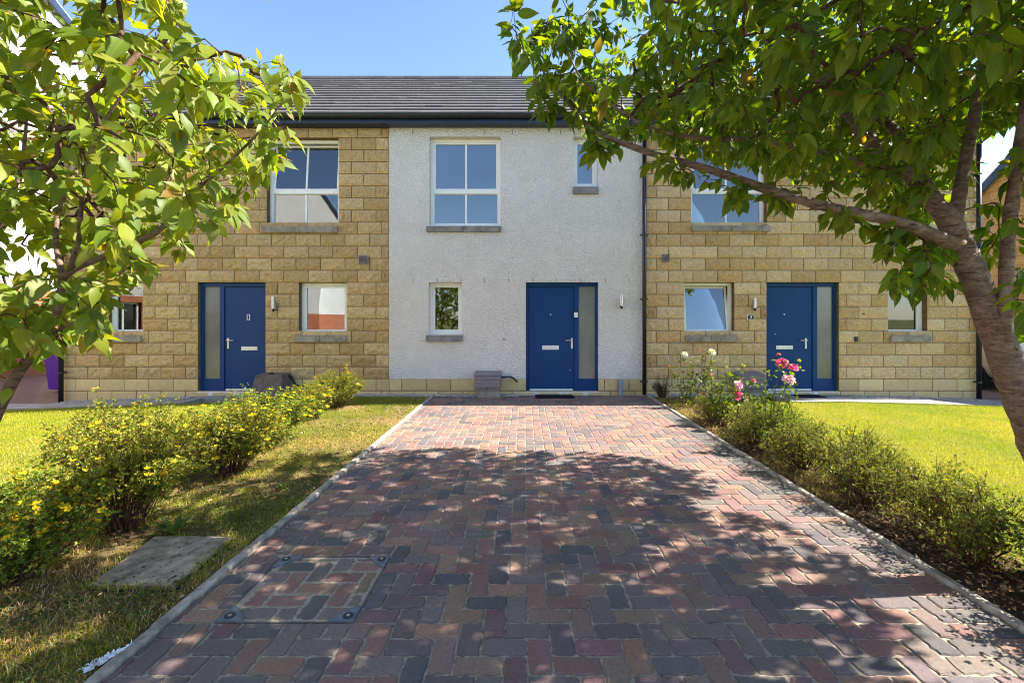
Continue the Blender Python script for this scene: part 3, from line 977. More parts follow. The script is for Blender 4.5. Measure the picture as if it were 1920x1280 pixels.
yy = WY - 0.04
meter_box(893, 940, 697.5, 738, 'grey slatted meter box against the white wall left of its blue door',
          [(fx(940), yy - 0.05, fz(706)), (fx(957), yy, fz(705.5)), (fx(963), yy, fz(708)), (fx(969), yy, fz(714)), (fx(970), WY + 0.01, fz(715.5))])
# sloping lidded box by the left door
x0, x1, z0, z1 = fx(490), fx(547), fz(738), fz(697.5)
r = empty('meter_box', ((x0 + x1) / 2, WY - 0.2, 0), 'dark grey sloping meter box beside the left blue door behind yellow bushes', 'meter box', 'grey meter boxes at the house walls')
mb = MB().add([(x0, WY - 0.42, z0 - 0.05), (x1, WY - 0.42, z0 - 0.05), (x1, WY - 0.02, z0 - 0.05), (x0, WY - 0.02, z0 - 0.05),
               (x0 + 0.07, WY - 0.30, z1 - 0.02), (x1 - 0.02, WY - 0.30, z1 - 0.02), (x1 - 0.02, WY - 0.02, z1), (x0 + 0.07, WY - 0.02, z1)],
              [(0, 3, 2, 1), (4, 5, 6, 7), (0, 1, 5, 4), (1, 2, 6, 5), (2, 3, 7, 6), (3, 0, 4, 7)])
mb.build('cabinet', M['boxbrown'], r, bevel=0.012)
MB().tube([(fx(519), WY - 0.2, z1 - 0.03), (fx(519), WY - 0.2, z1 + 0.02)], 0.04, 12).build('cap', M['black'], r)
MB().tube([(fx(545), yy - 0.05, fz(702)), (fx(549), yy, fz(706)), (fx(555), yy, fz(720)), (fx(560), yy, fz(722.5)), (fx(592), yy, fz(722.5)), (fx(598), yy, fz(718)), (fx(600), yy, fz(712)), (fx(601), WY + 0.01, fz(710))], 0.022, 10).build('pipe', M['black'], r, smooth=True)
meter_box(1372, 1419, 698, 740, 'grey meter box half hidden by the pink rose bush at the right house', tone='boxgrey')


def mat_obj(px0, px1, y0, y1, z, label):
    r = empty('door_mat', (fx((px0 + px1) / 2), (y0 + y1) / 2, z), label, 'door mat')
    mb = MB().box(fx(px0), fx(px1), y0, y1, z, z + 0.014)
    mb.build('mat_edge', M['dark'], r, bevel=0.004)
    rb = MB()
    n = 40
    for k in range(n):
        x = fx(px0) + 0.02 + (fx(px1) - fx(px0) - 0.04) * k / n
        rb.box(x, x + 0.008, y0 + 0.02, y1 - 0.02, z + 0.0145, z + 0.019)
    rb.build('mat_ribs', M['dark'], r)


mat_obj(1003, 1073, 8.02, 8.32, 0.004, 'dark ribbed door mat on the bricks before the white house door')
mat_obj(1478, 1527, 8.02, 8.32, 0.004, 'black door mat on the slab path before the right house door')

# ------------------------------------------------------------------ ground
DX0, DX1, DY0, DY1 = -1.66, 2.26, -1.6, 8.36
PAV = [((0.215, 0.125, 0.100), 4), ((0.180, 0.105, 0.095), 4), ((0.092, 0.092, 0.096), 4), ((0.200, 0.140, 0.102), 3), ((0.140, 0.110, 0.108), 5), ((0.24, 0.155, 0.105), 2), ((0.15, 0.128, 0.108), 3)]
PAVC = np.array([c for c, k in PAV for _ in range(k)])
PAVC = (PAVC * 0.88 + PAVC.mean(0) * 0.12) * (1.14, 1.07, 1.08)
U = 0.1028
MH = (-1.45, -0.80, 2.10, 2.69)              # inspection cover in the driveway


def paver_shape(x0, x1, y0, y1, zt, joint=0.0040, wav=0.0034):
    """tumbled block: wavy outline, chamfer, flat middle"""
    x0 += joint; x1 -= joint; y0 += joint; y1 -= joint
    lx, ly = x1 - x0, y1 - y0
    nx, ny = max(3, int(lx / 0.02)), max(3, int(ly / 0.02))
    e = []
    for i in range(nx): e.append((x0 + lx * i / nx, y0))
    for i in range(ny): e.append((x1, y0 + ly * i / ny))
    for i in range(nx): e.append((x1 - lx * i / nx, y1))
    for i in range(ny): e.append((x0, y1 - ly * i / ny))
    e = np.array(e)
    c = np.array([(x0 + x1) / 2, (y0 + y1) / 2])
    out = e + rng.normal(0, wav, e.shape)
    for k in (0, nx, nx + ny, 2 * nx + ny):    # knocked corners
        out[k] += (c - out[k]) / np.linalg.norm(c - out[k]) * rng.uniform(0.0, 0.006)
    half = np.array([lx / 2, ly / 2])
    inn = c + (out - c) * (1 - 0.0065 / half)
    n = len(e)
    tilt = rng.normal(0, 0.006, 2)
    dz = rng.normal(0, 0.0009)
    zi = zt + dz + (inn - c) @ tilt
    V = np.concatenate([np.c_[out, np.full(n, zt - 0.03)], np.c_[out, zi - 0.0055 + rng.normal(0, 0.0012, n)], np.c_[inn + rng.normal(0, 0.0012, inn.shape), zi], [[c[0], c[1], zt + dz]]])
    i = np.arange(n); j = (i + 1) % n
    quads = np.concatenate([np.stack([i, j, j + n, i + n], 1), np.stack([i + n, j + n, j + 2 * n, i + 2 * n], 1)])
    tris = np.stack([i + 2 * n, j + 2 * n, np.full(n, 3 * n)], 1)
    return V, quads, tris


class Pav:
    def __init__(s): s.V, s.Q, s.T, s.C, s.n = [], [], [], [], 0

    def add(s, x0, x1, y0, y1, z=0.0, color=None, **k):
        if x1 - x0 < 0.02 or y1 - y0 < 0.02: return
        V, q, t_ = paver_shape(x0, x1, y0, y1, z, **k)
        s.V.append(V); s.Q.append(q + s.n); s.T.append(t_ + s.n)
        c = PAVC[rng.integers(len(PAVC))] if color is None else np.array(color)
        c = c * rng.uniform(0.85, 1.15) * rng.uniform(0.95, 1.05, 3)
        s.C.append(np.tile(c, (len(V), 1))); s.n += len(V)

    def build(s, name, mat, parent=None):
        V = np.concatenate(s.V)
        if parent is not None: V = V - wloc[parent.name]
        return link_mesh(mesh_np(name, V, [np.concatenate(s.Q), np.concatenate(s.T)], {'Col': np.concatenate(s.C)}), name, mat, parent)


def herring(x0, x1, y0, y1, ox, oy, hole=None, **k):
    p = Pav()
    i0, i1 = int((x0 - ox) / U) - 2, int((x1 - ox) / U) + 2
    j0, j1 = int((y0 - oy) / U) - 2, int((y1 - oy) / U) + 2
    for i in range(i0, i1):
        for j in range(j0, j1):
            m = (i - j) % 4
            if m == 0: r = (ox + i * U, ox + (i + 2) * U, oy + j * U, oy + (j + 1) * U)
            elif m == 3: r = (ox + i * U, ox + (i + 1) * U, oy + j * U, oy + (j + 2) * U)
            else: continue
            a, b, c, d = max(r[0], x0), min(r[1], x1), max(r[2], y0), min(r[3], y1)
            if b - a < 0.025 or d - c < 0.025: continue
            if hole and a < hole[1] and b > hole[0] and c < hole[3] and d > hole[2]:
                # cut round the cover
                if a < hole[0] - 0.02: p.add(a, hole[0], c, d, **k)
                if b > hole[1] + 0.02: p.add(hole[1], b, c, d, **k)
                aa, bb = max(a, hole[0]), min(b, hole[1])
                if c < hole[2] - 0.02: p.add(aa, bb, c, hole[2], **k)
                if d > hole[3] + 0.02: p.add(aa, bb, hole[3], d, **k)
                continue
            p.add(a, b, c, d, **k)
    return p


pv = herring(DX0, DX1 - 2 * U, DY0, 8.15, DX0 + 0.03, DY0, MH)
y = DY0
while y < 8.15:
    b = min(y + U, 8.15)
    pv.add(DX1 - 2 * U, DX1, y, b, color=(0.115, 0.105, 0.10) if rng.random() < 0.7 else None)
    y += U
pv2 = herring(-0.10, DX1, 8.15, DY1, DX0, DY0)
o = structure(pv.build('driveway', M['paver']))
structure(pv2.build('driveway_threshold', M['paver']))
structure(MB().box(DX0, DX1, DY0, DY1, -0.10, -0.0065).build('driveway_bed', M['sand']))


def kerb(x, y0, y1, name):
    mb = MB()
    y = y0
    while y < y1 - 0.02:
        b = min(y + 0.914, y1)
        n = 12
        ys = np.linspace(y + 0.002, b - 0.002, n)
        jx = rng.normal(0, 0.0015, n); tl = rng.normal(0, 0.004)
        prof = [(-0.027, -0.12), (-0.027, 0.010), (-0.018, 0.019), (0.018, 0.019), (0.027, 0.010), (0.027, -0.12)]
        V = [(x + p + jx[i] + tl * (ys[i] - y), ys[i], q + rng.normal(0, 0.0012)) for i in range(n) for p, q in prof]
        m = len(prof)
        fs = [(i * m + k, i * m + k + 1, (i + 1) * m + k + 1, (i + 1) * m + k) for i in range(n - 1) for k in range(m - 1)]
        fs += [tuple(range(m))[::-1], tuple((n - 1) * m + k for k in range(m))]
        mb.add(V, fs)
        y += 0.914
    return structure(mb.build(name, M['kerb']))


kerb(DX0 - 0.031, DY0, 8.16, 'kerb')
kerb(DX1 + 0.031, DY0, 8.36, 'kerb')

# inspection cover with paver infill
mc = empty('manhole_cover', ((MH[0] + MH[1]) / 2, (MH[2] + MH[3]) / 2, 0), 'recessed inspection cover filled with bricks, steel plate at each corner', 'manhole cover')
x0, x1, y0, y1 = MH
fr = MB()
for a, b, c, d in ((x0, x0 + 0.003, y0, y1), (x1 - 0.003, x1, y0, y1), (x0 + 0.003, x1 - 0.003, y0, y0 + 0.003), (x0 + 0.003, x1 - 0.003, y1 - 0.003, y1)):
    fr.box(a, b, c, d, -0.05, -0.0015)
i0 = 0.007
for a, b, c, d in ((x0 + i0, x0 + i0 + 0.004, y0 + i0, y1 - i0), (x1 - i0 - 0.004, x1 - i0, y0 + i0, y1 - i0), (x0 + i0, x1 - i0, y0 + i0, y0 + i0 + 0.004), (x0 + i0, x1 - i0, y1 - i0 - 0.004, y1 - i0)):
    fr.box(a, b, c, d, -0.05, -0.0035)
fr.build('frame', M['boxbrown'], mc)
herring(x0 + 0.02, x1 - 0.02, y0 + 0.02, y1 - 0.02, x0 + 0.045, y0 + 0.015, joint=0.0075, wav=0.003, z=-0.001).build('paver_infill', M['paver'], mc)
MB().box(x0 + 0.005, x1 - 0.005, y0 + 0.005, y1 - 0.005, -0.06, -0.005).build('sand_fill', M['sand'], mc)
for sx, sy in ((0, 0), (1, 0), (1, 1), (0, 1)):
    cx, cy = (x1 if sx else x0), (y1 if sy else y0)
    ux, uy = (-1 if sx else 1), (-1 if sy else 1)
    tri = [(cx + ux * 0.004, cy + uy * 0.004), (cx + ux * 0.125, cy + uy * 0.004), (cx + ux * 0.115, cy + uy * 0.03), (cx + ux * 0.03, cy + uy * 0.115), (cx + ux * 0.004, cy + uy * 0.125)]
    if ux * uy < 0: tri = tri[::-1]
    n = len(tri)
    pm = MB().add([(a, b, 0.004) for a, b in tri] + [(a, b, -0.02) for a, b in tri], [tuple(range(n)), tuple(range(2 * n - 1, n - 1, -1))] + [(i, i + n, (i + 1) % n + n, (i + 1) % n) for i in range(n)])
    cp = pm.build('corner_plate', M['plate'], mc)
    hx, hy = cx + ux * 0.042, cy + uy * 0.042
    kh = MB().tube([(hx, hy, 0.0042), (hx, hy, 0.0062)], 0.024, 20)
    kh.build('keyhole', M['black'], cp)
    MB().tube([(hx, hy, 0.0063), (hx, hy, 0.0076)], 0.009, 12).build('screw', M['steel'], cp)


def sheet(name, mat, x0, x1, y0, y1, dz, nx, ny, noise=0.0, zf=None):
    X, Y = np.meshgrid(np.linspace(x0, x1, nx + 1), np.linspace(y0, y1, ny + 1))
    Z = gz(X) + dz + (rng.normal(0, noise, X.shape) if noise else 0)
    if zf is not None: Z = Z + zf(X, Y)
    idx = np.arange(X.size).reshape(X.shape)
    q = np.stack([idx[:-1, :-1], idx[:-1, 1:], idx[1:, 1:], idx[1:, :-1]], -1).reshape(-1, 4)
    return structure(link_mesh(mesh_np(name, np.stack([X.ravel(), Y.ravel(), Z.ravel()], 1), [q], smooth=True), name, mat))


big = MB().quad((-900, -900, -0.30), (900, -900, -0.30), (900, 1500, -0.30), (-900, 1500, -0.30))
structure(big.build('ground', M['field']))
sheet('lawn', M['lawn'], -12.5, -3.0, -1.6, 7.64, -0.012, 60, 60, 0.004)
sheet('lawn', M['lawn'], 2.75, 13.0, -1.6, 7.64, -0.012, 60, 60, 0.004)
sheet('verge', M['verge'], -3.05, DX0 - 0.06, -1.6, 8.16, -0.004, 60, 200, 0.006)
sheet('planting_bed', M['soil'], DX1 + 0.06, 2.9, -1.6, 8.12, -0.004, 20, 200, 0.008)
# road and pavement behind the photographer, drives at the sides
structure(MB().box(-60, 60, -3.6, -1.62, -0.2, -0.02).build('pavement', M['path']))
structure(MB().quad((-60, -9.5, -0.10), (60, -9.5, -0.10), (60, -3.6, -0.10), (-60, -3.6, -0.10)).build('road', M['asphalt']))
M['sidedrive'] = blockwork('brown block paving', (0.22, 0.135, 0.10), (0.16, 0.10, 0.085), (0.16, 0.13, 0.10), 0.4, 0.2, 0.008)
sheet('side_drive', M['sidedrive'], -13.3, XL - 0.05, 7.72, 40, -0.0, 20, 20)
sheet('side_drive', M['sidedrive'], XR + 0.05, 12.4, 7.5, 40, -0.0, 20, 20)


def path(x0, x1, y0, y1, n):
    mb = MB()
    xs = np.linspace(x0, x1, n + 1)
    for a, b in zip(xs[:-1], xs[1:]):
        za, zb = gz(a) + 0.012, gz(b) + 0.012
        a += 0.003; b -= 0.003
        mb.add([(a, y0, za - .1), (b, y0, zb - .1), (b, y1, zb - .1), (a, y1, za - .1), (a, y0, za), (b, y0, zb), (b, y1, zb), (a, y1, za)],
               [(4, 5, 6, 7), (0, 1, 5, 4), (1, 2, 6, 5), (2, 3, 7, 6), (3, 0, 4, 7)])
    return structure(mb.build('path', M['path']))


path(-12.0, fx(398), 7.66, 8.14, 10)
path(fx(372), fx(500), 8.145, WY + 0.05, 2)
path(fx(1440), 12.4, 7.66, 8.14, 9)
path(fx(1436), fx(1574), 8.145, WY + 0.05, 2)


# gravel along the walls
def gravel(spans):
    mb_v, mb_f, mb_c, n = [], [], [], 0
    base = np.array([(1, 0, 0), (0, 1, 0), (-1, 0, 0), (0, -1, 0), (0, 0, 1), (0, 0, -1)], float)
    tri = np.array([(0, 1, 4), (1, 2, 4), (2, 3, 4), (3, 0, 4), (1, 0, 5), (2, 1, 5), (3, 2, 5), (0, 3, 5)])
    for x0, x1, cnt in spans:
        for _ in range(cnt):
            x, y = rng.uniform(x0, x1), rng.uniform(8.15, WY + 0.0)
            s = rng.uniform(0.008, 0.019)
            R = np.linalg.qr(rng.normal(size=(3, 3)))[0]
            V = (base * s * rng.uniform(0.6, 1.2, (6, 1))) @ R * (1, 1, 0.7) + (x, y, gz(x) + 0.004 + rng.uniform(0, 0.012))
            mb_v.append(V); mb_f.append(tri + n); n += 6
            mb_c.append(np.tile(rng.choice([(0.42, 0.40, 0.38), (0.30, 0.28, 0.27), (0.52, 0.47, 0.42), (0.20, 0.19, 0.19), (0.45, 0.36, 0.28)]), (6, 1)))
    o = link_mesh(mesh_np('gravel', np.concatenate(mb_v), [np.concatenate(mb_f)], {'Col': np.concatenate(mb_c)}), 'gravel', M['gravel'])
    return setp(o, 'pale gravel strip laid along the foot of the house walls', 'gravel', kind='stuff')


spans = [(XL, fx(371), 2200), (fx(500), -0.12, 4800), (fx(1212), fx(1436), 2400), (fx(1574), XR, 2400)]
gravel(spans)
for a, b, _ in spans:
    sheet('gravel_bed', M['mortar'], a, b, 8.14, WY + 0.01, -0.004, 10, 2)


# ------------------------------------------------------------------ grass
_gn = rng.normal(size=(64, 64))


def fieldn(p, s):
    """smooth value noise"""
    q = p * s + 100
    i = np.floor(q).astype(int); f = q - i; f = f * f * (3 - 2 * f)
    g = lambda a, b: _gn[a % 64, b % 64]
    return (g(i[:, 0], i[:, 1]) * (1 - f[:, 0]) + g(i[:, 0] + 1, i[:, 1]) * f[:, 0]) * (1 - f[:, 1]) + \
           (g(i[:, 0], i[:, 1] + 1) * (1 - f[:, 0]) + g(i[:, 0] + 1, i[:, 1] + 1) * f[:, 0]) * f[:, 1]


def blades(name, n, sampler, hgt, wid, cols, label, lean=0.5, zoff=0.0, accept=None):
    pos = sampler(n)
    if accept is not None: pos = pos[accept(pos)]
    n = len(pos)
    a = rng.uniform(0, 2 * np.pi, n)
    h = rng.uniform(hgt[0], hgt[1], n)
    wv = rng.uniform(wid[0], wid[1], n)
    z = gz(pos[:, 0]) + zoff
    side = np.stack([np.cos(a), np.sin(a), 0 * a], 1) * wv[:, None]
    b = rng.uniform(0, 2 * np.pi, n)
    ln = np.stack([np.cos(b), np.sin(b), 0 * b], 1) * (h * rng.uniform(0.1, lean, n))[:, None]
    root = np.concatenate([pos, z[:, None]], 1)
    mid = root + ln * 0.35 + np.stack([0 * h, 0 * h, h * 0.6], 1)
    tip = root + ln + np.stack([0 * h, 0 * h, h * rng.uniform(0.75, 1, n)], 1)
    V = np.stack([root - side, root + side, mid + side * 0.7, mid - side * 0.7, tip], 1).reshape(-1, 3)
    k = np.arange(n)[:, None] * 5
    fld = fieldn(pos + 11, 1.1) + 0.6 * fieldn(pos + 3, 3.7)
    h_ = np.clip(fld * 0.35, -0.5, 0.6)[:, None]
    c = np.array(cols)[rng.integers(len(cols), size=n)] * rng.uniform(0.75, 1.25, (n, 1))
    c = c * (1 + h_ * np.array([0.55, 0.22, 0.6]))
    C = np.repeat(c, 5, 0)
    o = link_mesh(mesh_np(name, V, [k + [0, 1, 2, 3], k + [3, 2, 4]], {'Col': C}), name, M['grass'])
    return setp(o, label, 'grass', kind='stuff')


def rect(x0, x1, y0, y1):
    return lambda n: np.stack([rng.uniform(x0, x1, n), rng.uniform(y0, y1, n)], 1)


GREEN = [(0.25, 0.30, 0.014), (0.30, 0.33, 0.018), (0.36, 0.36, 0.022), (0.19, 0.25, 0.013), (0.40, 0.36, 0.04)]
STRAW = [(0.50, 0.39, 0.15), (0.44, 0.33, 0.11), (0.38, 0.32, 0.06), (0.54, 0.44, 0.21)]
blades('lawn_grass', 170000, rect(-10.5, -3.0, 2.2, 7.66), (0.012, 0.032), (0.0013, 0.0026), GREEN, 'short yellow green lawn on the left in front of the sandstone house', 0.9)
blades('lawn_grass', 200000, rect(2.72, 10.5, 1.8, 7.66), (0.012, 0.032), (0.0013, 0.0026), GREEN, 'short sunlit lawn on the right behind the low hedge', 0.9,
       accept=lambda p: (p[:, 0] > 2.9) | (rng.random(len(p)) < 0.5))
for rx in ((-10.5, -3.0), (2.9, 10.5)):
    blades('lawn_straw', 30000, rect(*rx, 2.0, 7.6), (0.01, 0.03), (0.0016, 0.003), STRAW, 'dry straw patches scattered in the %s lawn' % ('left' if rx[0] < 0 else 'right'), 1.2,
           accept=lambda p: fieldn(p + 70, 1.3) + 0.7 * fieldn(p, 4.5) > rng.normal(0.8, 0.5, len(p)))
vx0, vx1 = -3.05, DX0 - 0.065
blades('verge_grass', 60000, rect(vx0, vx1, 1.1, 8.15), (0.015, 0.042), (0.0011, 0.0022), GREEN[:4], 'patchy green grass on the verge left of the driveway', 1.0,
       accept=lambda p: fieldn(p, 2.1) + 0.5 * fieldn(p, 7) + 0.10 * (p[:, 1] - 5) > rng.normal(-0.25, 0.4, len(p)))
blades('dry_grass', 30000, rect(vx0, vx1, 1.1, 8.1), (0.012, 0.05), (0.0012, 0.0022), STRAW, 'dry straw coloured grass on the verge left of the driveway', 1.6,
       accept=lambda p: fieldn(p + 30, 1.7) + 0.5 * fieldn(p, 5) > rng.normal(-0.1, 0.4, len(p)))
blades('bed_grass', 9000, rect(DX1 + 0.08, 3.0, 3.2, 8.1), (0.02, 0.07), (0.0012, 0.0024), STRAW + GREEN[:3], 'dry tufts of grass between the bushes right of the driveway', 1.4,
       accept=lambda p: fieldn(p, 2.5) + 0.6 * (p[:, 0] - 2.5) > rng.normal(0.2, 0.4, len(p)))


# ------------------------------------------------------------------ leaves
ROWS = np.array([0.0, 0.07, 0.2, 0.38, 0.57, 0.74, 0.88, 1.0])
WPRO = np.array([0.02, 0.50, 0.90, 1.0, 0.84, 0.50, 0.15, 0.0])
NR = len(ROWS)


def norm(v):
    return v / (np.linalg.norm(v, axis=-1, keepdims=True) + 1e-9)


def leaves_mesh(name, pos, D, N, L, W, colr, bend=0.25, fold=0.22):
    """ovate leaves; pos,D,N (n,3); L,W (n)"""
    n = len(pos)
    D = norm(D); S = norm(np.cross(D, N)); N = norm(np.cross(S, D))
    rows, side = np.meshgrid(np.arange(NR), np.array([-1, 0, 1]), indexing='ij')
    rows, side = rows.ravel(), side.ravel()
    tt, wp = ROWS[rows], WPRO[rows]
    bend = np.broadcast_to(bend, (n,)) * rng.uniform(-0.2, 1.6, n)
    fd = fold * rng.uniform(0.2, 1.7, n)
    wavy = rng.normal(0, 0.06, (n, NR * 3)) * np.abs(side)[None]
    V = pos[:, None, :] + D[:, None, :] * (L[:, None] * tt)[..., None] \
        - N[:, None, :] * (L[:, None] * (bend[:, None] * tt ** 2))[..., None] \
        + S[:, None, :] * (W[:, None] * 0.5 * side * wp)[..., None] \
        + N[:, None, :] * (W[:, None] * 0.5 * (np.abs(side) * wp * fd[:, None] + wavy * wp))[..., None]
    uv = np.tile(np.stack([side * wp, tt], 1), (n, 1))
    idx = np.arange(NR * 3).reshape(NR, 3)
    q = np.stack([idx[:-1, :-1], idx[:-1, 1:], idx[1:, 1:], idx[1:, :-1]], -1).reshape(-1, 4)
    Fq = (q[None] + (np.arange(n) * NR * 3)[:, None, None]).reshape(-1, 4)
    return mesh_np(name, V.reshape(-1, 3), [Fq], {'Col': np.repeat(colr, NR * 3, 0), 'uvp': uv}, smooth=True)


def catmull(pts, step=0.05):
    pts = np.asarray(pts, float)
    p = np.concatenate([[2 * pts[0] - pts[1]], pts, [2 * pts[-1] - pts[-2]]])
    out = []
    for i in range(1, len(p) - 2):
        m = max(2, int(np.linalg.norm(p[i + 1, :3] - p[i, :3]) / step))
        t_ = np.linspace(0, 1, m, endpoint=False)[:, None]
        out.append(0.5 * ((2 * p[i]) + (-p[i - 1] + p[i + 1]) * t_ + (2 * p[i - 1] - 5 * p[i] + 4 * p[i + 1] - p[i + 2]) * t_ ** 2 + (-p[i - 1] + 3 * p[i] - 3 * p[i + 1] + p[i + 2]) * t_ ** 3))
    out.append(p[-2][None])
    return np.concatenate(out)


def inside(poly, x, y):
    poly = np.asarray(poly, float)
    c = np.zeros(len(x), bool)
    j = len(poly) - 1
    for i in range(len(poly)):
        xi, yi = poly[i]; xj, yj = poly[j]
        c ^= ((yi > y) != (yj > y)) & (x < (xj - xi) * (y - yi) / (yj - yi + 1e-12) + xi)
        j = i
    return c


def tree(name, label, limbs, targets, leaf_len, per_path, cols, tipcols, bias, sides=16, leaf_gap=0.024):
    """limbs: lists of (x,y,z,r); twigs grow to every target, leaves hang on the twigs"""
    root = empty(name, limbs[0][0][:3], label, 'tree')
    nodes, rad, tdir = [], [], []
    trunk = MB()
    for li, lm in enumerate(limbs):
        c = catmull(lm)
        wob = c[:, 3] * (1 + 0.05 * np.sin(np.arange(len(c)) * 1.3 + li) + 0.03 * rng.normal(size=len(c)))
        if li == 0:
            s = 26
            # lumpy trunk with healed rings
            trunk.tube(c[:, :3], wob, s, cap=True, wob=0.018)
        else:
            trunk.tube(c[:, :3], np.maximum(wob, 0.0022), sides if c[0, 3] > 0.02 else 8, cap=True, wob=0.02)
        nodes.append(c[::2, :3]); rad.append(c[::2, 3])
    nodes = np.concatenate(nodes); rad = np.concatenate(rad)
    ok = rad < 0.085
    nd = nodes[ok]
    T = np.asarray(targets)
    base_n = len(nd)
    allp = list(nd)
    par = [-1] * base_n
    dist = np.linalg.norm(T[:, None] - nd[None], axis=2)
    near = dist.argmin(1); best = dist.min(1)
    done = np.zeros(len(T), bool)
    paths = []
    for _ in range(len(T)):
        i = int(np.where(done, 1e9, best).argmin())
        done[i] = True
        a, b = allp[near[i]], T[i]
        d = b - a
        Ld = np.linalg.norm(d)
        if Ld < 0.05: continue
        m = max(3, int(Ld / 0.07) + 1)
        u = np.linspace(0, 1, m)[:, None]
        sag = rng.normal(0, 0.07, 3) * Ld + np.array([0, 0, 0.10]) * Ld
        pts = a + d * u + sag * (4 * u * (1 - u)) + np.concatenate([np.zeros((1, 3)), rng.normal(0, 0.006, (m - 1, 3))])
        k0 = len(allp)
        ids = []
        for k in range(1, m):
            par.append(near[i] if k == 1 else len(allp) - 1)
            allp.append(pts[k]); ids.append(len(allp) - 1)
        paths.append((near[i], ids, pts))
        new = np.array(allp[k0:])
        dd = np.linalg.norm(T[:, None] - new[None], axis=2)
        j = dd.argmin(1); dm = dd.min(1)
        up = dm < best
        best = np.where(up, dm, best); near = np.where(up, j + k0, near)
    # pipe model radii
    acc = np.zeros(len(allp))
    for p_, ids, _ in paths: acc[ids[-1]] += 1
    for k in range(len(allp) - 1, base_n - 1, -1):
        if par[k] >= base_n: acc[par[k]] += acc[k]
    r_of = np.minimum(0.0018 * np.maximum(acc, 1) ** 0.38, 0.0095)
    tw = MB()
    lp, ld, ln_, tip = [], [], [], []
    for p_, ids, pts in paths:
        r = r_of[ids]
        tw.tube(pts, np.concatenate([[r[0]], r]), 5, cap=False)
        # leaves along the young part
        seg = np.linalg.norm(np.diff(pts, axis=0), axis=1)
        s = np.concatenate([[0], np.cumsum(seg)])
        tot = s[-1]
        ls = np.arange(max(0.0, tot - 0.42), tot, leaf_gap)
        ls = ls[-per_path:]
        terminal = acc[ids[-1]] <= 1.5
        for q, x in enumerate(ls):
            if r[min(len(r) - 1, np.searchsorted(s, x))] > 0.006: continue
            pp = np.array([np.interp(x, s, pts[:, c]) for c in range(3)])
            t_ = norm(pts[min(len(pts) - 1, np.searchsorted(s, x) + 1)] - pts[max(0, np.searchsorted(s, x) - 1)])
            sd_ = norm(np.cross(t_, [0, 0, 1.0])) * (1 if q % 2 else -1)
            sd_ = norm(sd_ + 0.5 * rng.normal(size=3))
            lp.append(pp + sd_ * rng.uniform(0.012, 0.03) - np.array([0, 0, 0.008]))
            ld.append(norm(0.45 * t_ + 0.75 * sd_ + np.array([0, 0, -1.0]) * rng.uniform(0.25, 1.25)))
            tip.append(0.0)
        if terminal:
            t_ = norm(pts[-1] - pts[-2])
            for q in range(4):
                sd_ = norm(np.cross(t_, rng.normal(size=3)))
                lp.append(pts[-1] + sd_ * 0.012)
                ld.append(norm(0.8 * t_ + 0.6 * sd_ + np.array([0, 0, -0.7]) * rng.uniform(0.1, 1)))
                tip.append(1.0)
    lp = np.array(lp); ld = np.array(ld); tip = np.array(tip)
    n = len(lp)
    L = rng.uniform(leaf_len[0], leaf_len[1], n) * np.where(tip > 0, rng.uniform(0.55, 1.0, n), 1.0)
    # some leaves are small
    L *= rng.choice([1.0, 1.0, 1.0, 1.12, 0.8, 0.6], n)
    W = L * rng.uniform(0.42, 0.54, n)
    up = np.array([0, 0, 1.0]) + np.array(bias) + rng.normal(0, 0.42, (n, 3))
    c = np.array(cols)[rng.integers(len(cols), size=n)] * rng.uniform(0.8, 1.2, (n, 1))
    tc_ = np.array(tipcols)[rng.integers(len(tipcols), size=n)]
    c = np.where(((tip > 0) & (rng.random(n) < 0.45))[:, None], tc_, c)
    trunk.build('trunk', M['bark'], root, smooth=True)
    tw.build('twigs', M['twig'], root, smooth=True)
    crown = link_mesh(leaves_mesh('crown', lp - wloc[root.name], ld, up, L, W, c), 'crown', M['cherry'], root)
    print(name, 'leaves', n, 'paths', len(paths))
    return root


def PL(*rows):
    # photo widths near the frame's edge are stretched by the wide lens: undo that
    return [(*P(a, b, c), r / math.sqrt(1 + ((a - VX) / F) ** 2) ** 0.95) for a, b, c, r in rows]


def proj(T):
    d = T[:, 1]
    return VX + F * T[:, 0] / d, VY - F * (T[:, 2] - H) / d


